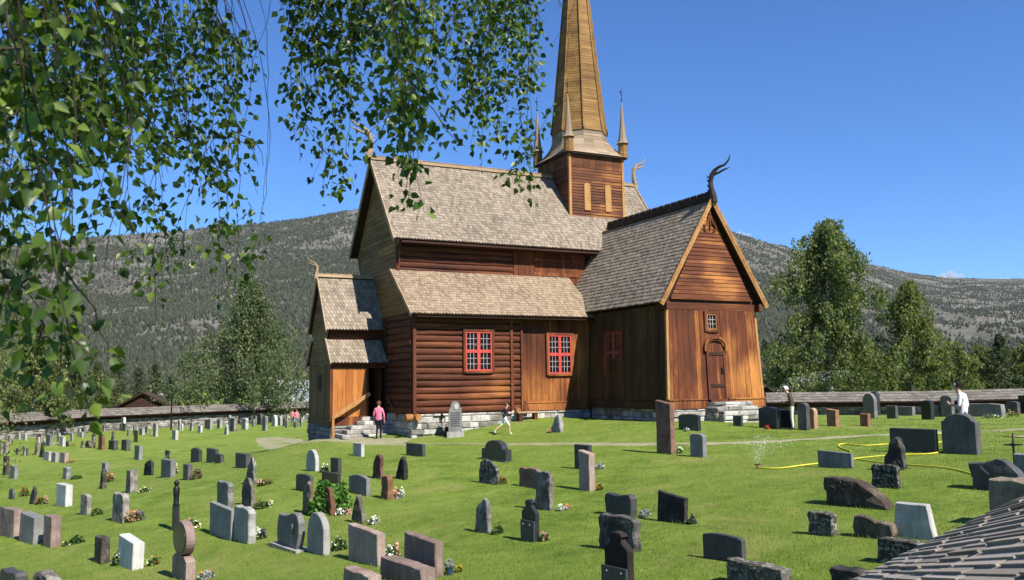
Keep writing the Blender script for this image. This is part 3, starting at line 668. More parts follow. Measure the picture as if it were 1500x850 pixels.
mb.build('verge_board',M['weather'],church)
dragon((PV-.02,PYR,PZR+.05),(-1,0,0),.48,M['weather'])
mb=MB(); masonry(mb,FS(PY+.05),PX,-.9,-1.5,-.4,.2); masonry(mb,FW(PX+.05),PY,pn(PY),-1.7,-.4,.2); masonry(mb,FN(pn(PY)-.05),PX,0,-1.7,-.4,.2); mb.build('porch_foundation',M['granite'],church)
# west steps: pyramid of stone
mb=MB(); mc=MB(); nst=5
for k in range(nst):
    zt=-.02-.185*k; yf=3.3-.33*k; xl=-1.3-.33*k
    masonry(mb,FS(yf+.05),xl,.35,zt-.19,zt,.19,.06,.35,.8); masonry(mb,FW(xl+.05),yf,3.45,zt-.19,zt,.19,.06,.35,.8)
    mc.box(xl+.03,yf+.04,-1.6,.36,3.5,zt-.004)
st=mb.build('west_steps',M['masonry'],church); mc.build('step_slab',M['pale'],st)
mb=MB(); mb.tone=.9; mb.beam((-2.72,3.02,.02),(-1.0,3.02,1.06),.07,.17); mb.tone=.5; mb.box(-2.8,2.98,-.9,-2.68,3.1,.1); mb.build('handrail',M['trim'],church)
mb=MB(); mb.tone=.6; mb.beam((.0,1.6,-.2),(-.25,2.9,.95),.06,.12); mb.build('handrail',M['tar_v'],church)
# ================================================================== GROUND, PATH, HILLS, SKY CLOUDS
def grass_mat(name,near=True):
    t=NT(name); v=t.coord('Object')
    big=t.noise(v,.11,4,.6,.4); mid=t.noise(v,.9,5,.65,.3); fine=t.noise(v,14,4,.75); vf=t.noise(v,55,3,.8)
    mid2=t.noise(v,2.6,4,.7,.5); k=t.math('ADD',t.math('MULTIPLY',mid,.5),t.math('MULTIPLY',fine,.3)); k=t.math('ADD',k,t.math('MULTIPLY',t.math('SUBTRACT',mid2,.42),.35)); k=t.math('ADD',k,t.math('MULTIPLY',vf,.22))
    c=t.ramp(k,[(.30,(.038,.066,.010)),(.46,(.100,.155,.021)),(.60,(.165,.228,.036)),(.78,(.27,.31,.08))])
    c=t.mix(t.ramp(big,[(.42,0.0),(.60,.6)]),c,(.175,.222,.042))
    # dry patches: beside the path and by the south-west steps
    dry=t.noise(t.coord('Object',(.22,.22,.22)),1.3,5,.7,.6)
    m=t.ramp(dry,[(.55,0.0),(.68,.55)])
    c=t.mix(m,c,(.27,.25,.085))
    return t.surf(c,.9,t.bump(t.math('ADD',fine,t.math('MULTIPLY',vf,.8)),.9,.05),.1)
M['grass']=grass_mat('mown_grass')
# dense polar sheet round the viewpoint, finest inside the view
az=np.unique(np.concatenate([np.linspace(-180,180,181),np.linspace(-42,42,337)]))
rad=np.concatenate([[0.0],np.geomspace(1.2,140,150),np.geomspace(150,1200,22)])
A,Rr=np.meshgrid(np.radians(az[:-1])+YAW,rad)
gx=CAM[0]+Rr*np.sin(A); gy=CAM[1]+Rr*np.cos(A); gzv=ground_np(gx,gy)
V=np.stack([gx,gy,gzv],-1).reshape(-1,3); na=len(az)-1; nr=len(rad)
ii,jj=np.meshgrid(np.arange(nr-1),np.arange(na),indexing='ij'); j2=(jj+1)%na
F=np.stack([ii*na+jj,(ii+1)*na+jj,(ii+1)*na+j2,ii*na+j2],-1).reshape(-1,4)[:, ::-1]
g=np_mesh('ground',V,F,M['grass'],smooth=True); tag(g,kind='structure')

def ribbon(name,pts,width,mat,lift=.012,kind='structure',n=7,wob=.12):
    P=[]; 
    for a,b in zip(pts,pts[1:]):
        a=np.array(a[:2]); b=np.array(b[:2]); k=max(2,int(np.hypot(*(b-a))/.35))
        for i in range(k): P.append(a+(b-a)*i/k)
    P.append(np.array(pts[-1][:2])); P=np.array(P)
    for _ in range(14): P[1:-1]=(P[:-2]+2*P[1:-1]+P[2:])/4
    d=np.gradient(P,axis=0); d/=np.linalg.norm(d,axis=1)[:,None]+1e-9; nrm=np.stack([-d[:,1],d[:,0]],1)
    L=np.linspace(0,1,len(P)); wd=np.interp(L,np.linspace(0,1,len(width)),width) if hasattr(width,'__len__') else np.full(len(P),width)
    q=np.arange(len(P)); 
    V=[]
    for j in range(n):
        s=j/(n-1)-.5; e=wob*(np.sin(q*.43+9*s)+np.sin(q*.17+3*s)+.6*np.sin(q*1.1))*(abs(s)>.45)
        xy=P+nrm*(s*wd+e*np.sign(s))[:,None]
        z=ground_np(xy[:,0],xy[:,1])+lift-(.02 if abs(s)>.45 else 0)
        V.append(np.c_[xy,z])
    V=np.stack(V,1).reshape(-1,3); m=len(P); a,b=np.meshgrid(np.arange(m-1),np.arange(n-1),indexing='ij')
    F=np.stack([a*n+b,a*n+b+1,(a+1)*n+b+1,(a+1)*n+b],-1).reshape(-1,4)[:, ::-1]
    o=np_mesh(name,V,F,mat,smooth=True); return tag(o,kind=kind)
def gravel_mat():
    t=NT('path_gravel'); v=t.coord('Object'); n=t.noise(v,1.2,5,.7); f=t.noise(v,40,4,.8)
    k=t.math('ADD',t.math('MULTIPLY',n,.5),t.math('MULTIPLY',f,.5))
    c=t.ramp(k,[(.36,(.13,.165,.045)),(.48,(.22,.205,.12)),(.7,(.33,.30,.225))])
    return t.surf(c,.95,t.bump(f,.6,.02),.1)
M['gravel']=gravel_mat()
PG=lambda x,y: on_ground(x,y)[0]
ribbon('path',[lat(-13,52),PG(385,641),PG(430,645),PG(520,649),PG(600,651),PG(700,651),PG(800,650),PG(900,650.5),PG(1000,650.5),PG(1100,649),PG(1200,643.5),PG(1300,637),PG(1400,632),PG(1500,628),lat(34,31)],[2.0,2.0,1.7,1.2,.8,.6,.6,1.0,2.0],M['gravel'])
ribbon('path',[PG(455,646),PG(540,646.5),PG(600,646)],1.6,M['gravel'],.018)
ribbon('path',[lat(15.5,27.5),lat(22,29.5),lat(34,32)],[1.5,2.6,3],M['gravel'],.02)

# hills: ridge heights read off the skyline
SKY=[(-900,380),(-500,385),(-150,372),(0,362),(60,355),(150,346),(250,339),(380,327),(450,319),(520,307),(600,297),(700,288),(820,288),(900,296),(950,306),(1020,322),(1070,339),(1110,352),(1150,362),(1200,374),(1260,384),(1330,399),(1390,407),(1440,408),(1500,408),(1700,402),(2000,395),(2500,400)]
sa=[];se=[]
for x,y in SKY:
    d=ray(x,y); sa.append(math.atan2(d[0],d[1])-YAW); se.append(d[2]/math.hypot(d[0],d[1]))
haz=np.concatenate([np.linspace(math.radians(-75),math.radians(-36),30),np.linspace(math.radians(-35),math.radians(35),420),np.linspace(math.radians(36),math.radians(75),30)])
elev=np.interp(haz,sa,se)
ridge=np.interp(haz,[math.radians(a) for a in (-75,-30,-5,12,17,24,30,75)],[2300,2400,2500,2700,2900,4200,4600,4600])
nk=110; tt=np.linspace(0,1.25,nk)
def fbm(x,y,s,o=5):
    out=np.zeros_like(x); a=1.0
    for k in range(o):
        f=2**k/s
        out+=a*np.sin(x*f*1.3+1.7*k+1.9*np.sin(y*f*.9+k))*np.sin(y*f*1.1-2.1*k+1.6*np.sin(x*f*.8+2*k)); a*=.55
    return out
HA,TT=np.meshgrid(haz,tt); RG=np.broadcast_to(ridge,HA.shape); EL=np.broadcast_to(elev,HA.shape)
r0=640.0; rr=r0+(RG-r0)*TT
hx=CAM[0]+rr*np.sin(HA+YAW); hy=CAM[1]+rr*np.cos(HA+YAW)
shape=np.clip(TT,0,1)**1.35
top=EL*RG+CAM[2]; base=-12.0
hz=base+(top-base)*np.where(TT<=1,shape,1-(TT-1)*.35)
amp=np.clip(TT,0,1)*np.clip(1.02-TT,0.0,1)
hz=hz+fbm(hx,hy,520.0)*.085*RG*.09*(amp*2.2)+fbm(hx+50,hy,110.0,4)*.010*RG*(amp+.02)*.55
def hill_mat():
    t=NT('wooded_mountainside'); v=t.coord('Object')
    n=t.noise(v,.0045,6,.75,.8); m=t.noise(v,.035,5,.8); f=t.noise(v,.35,3,.8)
    k=t.math('ADD',t.math('MULTIPLY',n,.5),t.math('MULTIPLY',m,.4)); k=t.math('ADD',k,t.math('MULTIPLY',f,.25))
    c=t.ramp(k,[(.40,(.032,.036,.024)),(.5,(.062,.062,.046)),(.61,(.12,.113,.096)),(.76,(.24,.226,.203))])
    return t.surf(c,.95,t.bump(f,.6,2.0),.05)
M['hill']=hill_mat()
V=np.stack([hx,hy,hz],-1).reshape(-1,3); na=len(haz)
ii,jj=np.meshgrid(np.arange(nk-1),np.arange(na-1),indexing='ij')
F=np.stack([ii*na+jj,(ii+1)*na+jj,(ii+1)*na+jj+1,ii*na+jj+1],-1).reshape(-1,4)[:, ::-1]
tag(np_mesh('hills',V,F,M['hill'],smooth=True),kind='structure')
# the far-off wood: low cones, one mass
def leaf_mat(name,a,b,c,trans=.35,rough=.6,spec=.25):
    t=NT(name); col=t.ramp(t.tone(),[(0,a),(.5,b),(1,c)])
    d=t.add('ShaderNodeBsdfPrincipled'); t.link(col,d.inputs['Base Color']); d.inputs['Roughness'].default_value=rough; d.inputs['Specular IOR Level'].default_value=spec
    tr=t.add('ShaderNodeBsdfTranslucent'); t.link(t.mix(1.0,col,(1.5,1.7,.6),'MULTIPLY'),tr.inputs['Color'])
    mx=t.add('ShaderNodeMixShader'); mx.inputs[0].default_value=trans; t.link(d.outputs[0],mx.inputs[1]); t.link(tr.outputs[0],mx.inputs[2]); t.link(mx.outputs[0],t.out.inputs[0]); return t.mat
M['forest']=leaf_mat('distant_forest',(.022,.028,.018),(.043,.049,.032),(.082,.084,.057),.15,.9,.05)
rg=np.random.default_rng(3); NF=190000
fa=rg.uniform(-.56,.56,NF); u=rg.uniform(.0,1.0,NF)**.8*1.0
fi=np.interp(fa,haz,np.arange(na)); ft=u*(nk-1)/1.25*1.0
def samp(G,ti,ai):
    t0=np.clip(ti.astype(int),0,nk-2); a0=np.clip(ai.astype(int),0,na-2); wt=(ti-t0); wa=(ai-a0)
    return G[t0,a0]*(1-wt)*(1-wa)+G[t0+1,a0]*wt*(1-wa)+G[t0,a0+1]*(1-wt)*wa+G[t0+1,a0+1]*wt*wa
tx,ty,tz=(samp(G,ft,fi) for G in (hx,hy,hz))
dist=np.hypot(tx-CAM[0],ty-CAM[1])
dens=fbm(tx,ty,190.0,4)*.5+fbm(tx+500,ty,45.0,3)*.45+ .64-.5*np.clip(u-.4,0,1)
keep=rg.random(NF)<np.clip(dens,.10,1.0); tx,ty,tz,dist,u=[q[keep] for q in (tx,ty,tz,dist,u)]; NF=len(tx)
h=rg.uniform(4.5,10,NF)*(1-.35*u); w_=h*rg.uniform(.22,.42,NF)
ang=rg.uniform(0,6.28,NF); k6=np.arange(5)*6.28318/5
ring=np.stack([tx[:,None]+w_[:,None]*np.cos(ang[:,None]+k6),ty[:,None]+w_[:,None]*np.sin(ang[:,None]+k6),np.repeat((tz+h*.12)[:,None],5,1)],-1)
ring2=np.stack([tx[:,None]+w_[:,None]*.7*np.cos(ang[:,None]+.6+k6),ty[:,None]+w_[:,None]*.7*np.sin(ang[:,None]+.6+k6),np.repeat((tz+h*.55)[:,None],5,1)],-1)
tipv=np.stack([tx+rg.uniform(-.3,.3,NF),ty,tz+h],-1)[:,None,:]
V=np.concatenate([ring,ring2,tipv],1).reshape(-1,3); b=np.arange(NF)[:,None]*11; k=np.arange(5); k2=(k+1)%5
T1=np.stack([b+k,b+k2,b+5+k],-1); T2=np.stack([b+k2,b+5+k2,b+5+k],-1); T3=np.stack([b+5+k,b+5+k2,np.repeat(b+10,5,1)],-1)
F=np.concatenate([T1,T2,T3],1).reshape(-1,3)
tn=np.repeat(np.clip(rg.normal(.45,.25,NF),0,1),15)
tag(np_mesh('hillside_forest',V,F,M['forest'],tn),'far grey green wood scattered over the mountainside','forest',kind='stuff')
# small clouds beyond the ridge
def cloud_mat():
    t=NT('cloud_vapour'); p=t.add('ShaderNodeVolumePrincipled'); p.inputs['Color'].default_value=(.98,.98,.98,1); p.inputs['Density'].default_value=.014; p.inputs['Anisotropy'].default_value=.2
    t.link(p.outputs[0],t.out.inputs['Volume']); return t.mat
M['cloud']=cloud_mat()
def cloud(name,px,py,wpx,hpx,d,seed,label):
    rr_=random.Random(seed); mb=MB(); s=d/FPX; c=at_depth(px,py,d)
    import bmesh
    bm=bmesh.new()
    for k in range(14):
        q=rr_.uniform(-1,1); r=hpx*s*rr_.uniform(.3,.6)*(1-.5*abs(q))
        mt=Matrix.Translation(Vector(c)+Vector(_r0)*(q*wpx*s*.5)+Vector((0,0,1))*(rr_.uniform(-.3,.25)*hpx*s*(1-abs(q)))+Vector(FH)*rr_.uniform(-1,1)*hpx*s)
        bmesh.ops.create_icosphere(bm,subdivisions=3,radius=r,matrix=mt)
    for vv in bm.verts:
        n=mnoise.noise(vv.co/(hpx*s*.35)); vv.co+=vv.co.normalized()*0+Vector((n,mnoise.noise(vv.co/(hpx*s*.3)+Vector((9,0,0))),n))*hpx*s*.14
    me=bpy.data.meshes.new(name); bm.to_mesh(me); bm.free(); me.materials.append(M['cloud']); me.polygons.foreach_set('use_smooth',[True]*len(me.polygons))
    o=bpy.data.objects.new(name,me); COL.objects.link(o); tag(o,kind='structure')
cloud('cloud',1084,348,24,14,9500,1,''); cloud('cloud',1388,406,32,13,10500,2,''); cloud('cloud',1468,409,22,6,10500,5,'')

# blades standing in the lawn, thick near the viewer, with longer tufts round the stones (see e_stones)
M['blade']=leaf_mat('grass_blades',(.06,.105,.014),(.135,.20,.03),(.27,.31,.075),.35,.7,.15)
def blades(X,Y,h,wd,r):
    n=len(X); Z=ground_np(X,Y); a=r.uniform(0,6.283,n); ln=r.uniform(.1,.75,n)*h; b=r.uniform(0,6.283,n)
    B=np.stack([X,Y,Z-.01],1); s=np.stack([np.cos(a)*wd,np.sin(a)*wd,np.zeros(n)],1); T=B+np.stack([np.cos(b)*ln,np.sin(b)*ln,h+.01],1)
    return np.stack([B-s,B+s,T],1).reshape(-1,3),np.arange(n*3).reshape(n,3)
rb=np.random.default_rng(17); n=260000
u=rb.random(n); D=1/(1/9.0-u*(1/9.0-1/48.0)); hx_=rb.uniform(-.66,.62,n)*D
cl=np.sin(hx_*1.7+D)*np.sin(D*1.3-hx_*.8)*.5+rb.random(n)
k=cl>.15; D=D[k]; hx_=hx_[k]; n=len(D)
X=CAM[0]+_r0[0]*hx_+FH[0]*D; Y=CAM[1]+_r0[1]*hx_+FH[1]*D
inside=((X>-3.2)&(X<14.3)&(Y>1.4))|((X>9)&(X<14.3)&(Y>-7.7)); X=X[~inside];Y=Y[~inside];D=D[~inside]; n=len(X)
V,F=blades(X,Y,rb.uniform(.012,.042,n)*(1+D*.012),.0028+D*.00022,rb)
tag(np_mesh('grass',V,F,M['blade'],np.clip(rb.normal(.45,.26,n),0,1)),'short mown green grass of the churchyard lawn','grass',kind='stuff')

# thin summer haze over the valley
hm=NT('valley_haze'); p=hm.add('ShaderNodeVolumePrincipled'); p.inputs['Color'].default_value=(.80,.88,1,1); p.inputs['Density'].default_value=.00002; p.inputs['Anisotropy'].default_value=.0
hm.link(p.outputs[0],hm.out.inputs['Volume']); M['haze']=hm.mat
bx=MB(); bx.box(-5600,-700,-30,7200,7200,900); tag(bx.build('haze',M['haze']),'faint blue summer haze filling the valley air','haze',kind='stuff')
# ================================================================== CHURCHYARD WALL, OUTBUILDINGS
wpts=[(-58,52),(-43,75),(-40.5,86),(-34,96),(-25,104),(-8,110),(8,103),(15,84),(19,67),(30,64.5),(46,61),(60,56)]
def poly_sub(pts,step):
    P=[]
    for a,b in zip(pts,pts[1:]):
        a=np.array(a,float); b=np.array(b,float); k=max(1,int(np.hypot(*(b-a))/step))
        for i in range(k): P.append(a+(b-a)*i/k)
    P.append(np.array(pts[-1],float)); return P
def wall_run(label,lp,hw=1.4,roof=True):
    W=[lat(*p)[:2] for p in lp]
    root=empty('stone_wall',(W[0][0],W[0][1],gz(*W[0])),label,'wall')
    mb=MB(); rf=MB(); bd=MB(); core=MB(); o=np.array(root.location)
    for a,b in zip(W,W[1:]):
        d=np.array(b)-np.array(a); L=np.hypot(*d); d=d/L; n=np.array([d[1],-d[0]])   # right-hand side of the run
        cd=np.array(CAM[:2])-np.array(a)
        if cd@n<0: n=-n
        za,zb_=gz(*a),gz(*b); z0=min(za,zb_)-.4
        def P(s,z,off=0.0):
            g=za+(zb_-za)*s/L; q=np.array(a)+d*s+n*(.35+off); return (q[0]-o[0],q[1]-o[1],g+z-o[2])
        masonry(mb,P,-.1,L+.1,-.3,hw,.2,.1,.25,.7)
        c=lambda s,off,z:(a[0]+d[0]*s+n[0]*off-o[0],a[1]+d[1]*s+n[1]*off-o[1],(za if s<L/2 else zb_)+z-o[2])
        core.hexa([c(-.1,-.4,-.5),c(L+.1,-.4,-.5),c(L+.1,.36,-.5),c(-.1,.36,-.5),c(-.1,-.4,hw),c(L+.1,-.4,hw),c(L+.1,.36,hw),c(-.1,.36,hw)])
        for s in (1,-1):
            E0,E1=c(-.05,s*1.02,hw+.06),c(L+.05,s*1.02,hw+.06); T0,T1=c(-.05,0,hw+.78),c(L+.05,0,hw+.78)
            k=1 if (np.cross(np.array(E1)-np.array(E0),np.array(T0)-np.array(E0))[2]>0) else -1
            if k<0: E0,E1,T0,T1=E1,E0,T1,T0
            shingles(rf,E0,E1,T0,T1,.42 if s>0 else 1.2,.28 if s>0 else .5,.03,.02)
            nn=np.array([0,0,-.06]); bd.hexa([np.array(q)+nn for q in (E0,E1,T1,T0)]+[np.array(q)+nn*.25 for q in (E0,E1,T1,T0)])
        bd.hexa([c(0,-.5,hw-.3),c(L,-.5,hw-.3),c(L,.56,hw-.3),c(0,.56,hw-.3),c(0,-.5,hw+.2),c(L,-.5,hw+.2),c(L,.56,hw+.2),c(0,.56,hw+.2)])
    mb.build('masonry',M['masonry_far'],root); core.build('wall_core',M['joint'],root)
    r=rf.build('coping_roof',M['coping_far'],root); bd.build('coping_boards',M['darkwood'],r); return root
wall_run('old drystone churchyard wall with roofed coping beyond the western graves',wpts[:5])
wall_run('churchyard wall with roofed coping running behind the church',wpts[4:9])
wall_run('low roofed churchyard wall below the birches at the east side',wpts[8:],.88)

def gable_house(name,label,cat,X,D,w,l,h,rise,rz,roofm,wallm,over=.5,win=0):
    b=lat(X,D); z=gz(b[0],b[1]); root=empty(name,(b[0],b[1],z-.3),label,cat,None,rz)
    mb=MB(); 
    for s in (-1,1): hboards(mb,(FS(-l/2) if s<0 else FN(l/2)) if False else ((lambda a,zz,o=0.0,s=s:(a,s*(l/2+o),zz))),lambda zz:(-w/2 if zz<h else -w/2*(h+rise-zz)/rise,w/2 if zz<h else w/2*(h+rise-zz)/rise),0,h+rise-.05,.25)
    for s in (-1,1): hboards(mb,(lambda a,zz,o=0.0,s=s:(s*(w/2+o),a,zz)),lambda zz:(-l/2,l/2),0,h,.25)
    wl=mb.build('wall',wallm,root)
    mb=MB(); mb.extrude([(-w/2+.02,-l/2+.02,0),(w/2-.02,-l/2+.02,0),(w/2-.02,-l/2+.02,h),(0,-l/2+.02,h+rise-.05),(-w/2+.02,-l/2+.02,h)],(0,0,0),(0,l-.04,0)); mb.build('wall_core',M['darkwood'],wl)
    mb=MB(); bd=MB()
    for s in (-1,1):
        ex=w/2+over; ez=h-over*rise/(w/2)
        E0,E1,T0,T1=(s*ex,-l/2-over,ez),(s*ex,l/2+over,ez),(0,-l/2-over,h+rise),(0,l/2+over,h+rise)
        if s<0: E0,E1,T0,T1=E1,E0,T1,T0
        shingles(mb,np.array(E0)+[0,0,.1],np.array(E1)+[0,0,.1],np.array(T0)+[0,0,.1],np.array(T1)+[0,0,.1],.4,.35,.03,.05)
        q=[Vector(v) for v in (E0,E1,T1,T0)]; bd.hexa([v-Vector((0,0,.08)) for v in q]+[v+Vector((0,0,.07)) for v in q])
    r=mb.build('roof',roofm,root); bd.build('roof_boarding',M['darkwood'],r)
    if win:
        for k in range(win):
            y=-l/2+l*(k+.5)/win; m=MB(); m.box(-w/2-.09,y-.5,.9,-w/2-.045,y+.5,1.9); f=m.build('window',M['paleputty'],root); m=MB(); m.box(-w/2-.1,y-.42,.98,-w/2-.092,y+.42,1.82); m.build('pane',M['glass'],f)
    return root
M['slate']=shingle_mat('blue_grey_slates',(.14,.15,.17),(.23,.24,.265),(.34,.35,.37))
M['brownroof']=shingle_mat('brown_roofing',(.03,.02,.016),(.05,.034,.027),(.085,.06,.048))
gable_house('cabin','dark brown timber cabin with low gable roof beyond the western wall','cabin',*( -534/FPX*118,118),6.2,6,2.2,1.7,R(-12),M['brownroof'],M['darkwood'])
gable_house('house','brown timber house with blue grey slate roof beside the church porch','house',-313/FPX*132,132,5.5,7,2.2,2.9,R(64),M['slate'],M['tar_h'],.6,3)
# lamp post beyond the graves, sign board
def lamp_post(px,pyt,pyb):
    P,t=on_ground(px,pyb); s=t/FPX; h=(pyb-pyt)*s
    root=empty('lamp_post',P,'dark slim lamp post standing by the far western wall','lamp post')
    mb=MB(); mb.tube([(0,0,-.2),(0,0,h*.5),(0,0,h)],[.09,.07,.06],8); mb.build('pole',M['iron'],root)
    mb=MB(); mb.tube([(0,0,h-.1),(-.5,0,h),(-1.0,0,h-.02)],[.05,.045,.04],6); mb.build('arm',M['iron'],root)
    mb=MB(); mb.lathe([(.05,.12),(.2,.05),(.24,-.06),(.12,-.1)],(-1.0,0,h-.06),10); mb.build('lamp_shade',M['granite'],root)
lamp_post(250.5,577,630)
def sign_board(px,pyt,pyb):
    P,t=on_ground(px,pyb); s=t/FPX; h=(pyb-pyt)*s
    root=empty('sign_board',P,'small white notice board on a post before the far wall','sign',None,-YAW)
    mb=MB(); mb.box(-.05,-.04,-.2,.05,.04,h); mb.build('post',M['iron'],root); mb=MB(); mb.box(-.42,-.075,h*.45,.42,-.045,h); mb.build('board',M['signwhite'],root)
sign_board(169,611,630)

# ---- the near coping roof at the lower right corner: shingled, falling to the north west
d1=Vector(ray(1138,836)).normalized(); azc=R(43+90); sl_=R(31)
c_=Vector((math.sin(azc)*math.cos(sl_),math.cos(azc)*math.cos(sl_),math.sin(sl_))); c_=(c_-d1*c_.dot(d1)).normalized()
n_=c_.cross(d1).normalized(); 
if n_.z<0: n_=-n_
E_=Vector(CAM)+Vector(ray(1500,850))*(3.1/FPX)
def on_plane(px,py):
    d=Vector(ray(px,py)); t=n_.dot(E_-Vector(CAM))/n_.dot(d); p=Vector(CAM)+d*t; q=p-E_; return q.dot(d1),q.dot(c_),p
cont=[on_plane(x,y) for x,y in ((1215,872),(1253,850),(1320,817),(1400,778),(1500,730),(1600,683),(1700,640))]
nroot=empty('roofed_wall',E_-Vector((0,0,1.0)),'near wall with a grey shingled roof at the lower right','wall'); o_=Vector(nroot.location)
cv=np.array([q[1] for q in cont]); dv=np.array([q[0] for q in cont])
P=lambda dd,ccx,h:E_+d1*dd+c_*ccx+n_*h-o_
lim=[on_plane(x,y) for x,y in ((1600,690),(1600,925))]     # the gable end, past the right edge of the picture
def dmin(cc): return lim[0][0]+(cc-lim[0][1])*(lim[1][0]-lim[0][0])/(lim[1][1]-lim[0][1])
mb=MB(); expo=.075; rgn=random.Random(12)
k0=int(min(q[1] for q in cont[:3]+lim)/expo)-6; k1=int(max(q[1] for q in lim+cont[:6])/expo)+1
def proj_px(p): 
    d=np.array(p)-CAM; z=d@CF; return (750+FPX*(d@CR)/z,425-FPX*(d@CU)/z) if z>.2 else (9999,9999)
for k in range(k0,k1):
    cc=k*expo; dend=float(np.interp(cc,cv,dv)) if cc>cv[0] else float(dv[0]+(cc-cv[0])*(dv[1]-dv[0])/(cv[1]-cv[0]+1e-9))
    s=dend+rgn.uniform(-.06,.05)
    for _ in range(40):
        ln=rgn.uniform(.6,1.5); a,b=s-ln,s-.006; s-=ln
        pa=proj_px(E_+d1*b+c_*cc); pb=proj_px(E_+d1*a+c_*cc)
        if pa[0]>1620 or pa[1]>935: break
        mb.tone=rgn.random(); th=rgn.uniform(.016,.024); jl=rgn.uniform(-.018,.012); lo=cc+jl; hi=cc+expo*1.9; sk=rgn.uniform(.0,.10)
        mb.hexa([P(a,lo,th*.1),P(b-sk,lo,th*.1),P(b,hi,-th*1.2),P(a,hi,-th*1.2),P(a,lo,th*1.5),P(b-sk,lo,th*1.5),P(b,hi,.004),P(a,hi,.004)])
mb.build('shingle_roof',M['coping'],nroot)
q=[P(*on_plane(x,y)[:2],-.05) for x,y in ((1262,852),(1322,822),(1402,783),(1502,735),(1592,692),(1592,900),(1235,900))]
mb=MB(); mb.extrude(q,(0,0,0),(0,0,-.07)); mb.build('roof_boarding',M['darkwood'],nroot)
n7=len(q); cx=sum((Vector((p.x,p.y,0)) for p in q),Vector())/n7; zb=min(gz(p.x+o_.x,p.y+o_.y) for p in q)-.4-o_.z
mb=MB(); B0=[Vector((cx.x+(p.x-cx.x)*.9,cx.y+(p.y-cx.y)*.9,p.z-.13)) for p in q]
A=[mb.vert((p.x,p.y,zb)) for p in B0]; B=[mb.vert(p) for p in B0]
for i in range(n7): mb.face((A[i],A[(i+1)%n7],B[(i+1)%n7],B[i]))
mb.face(B); mb.build('masonry',M['masonry_far'],nroot)
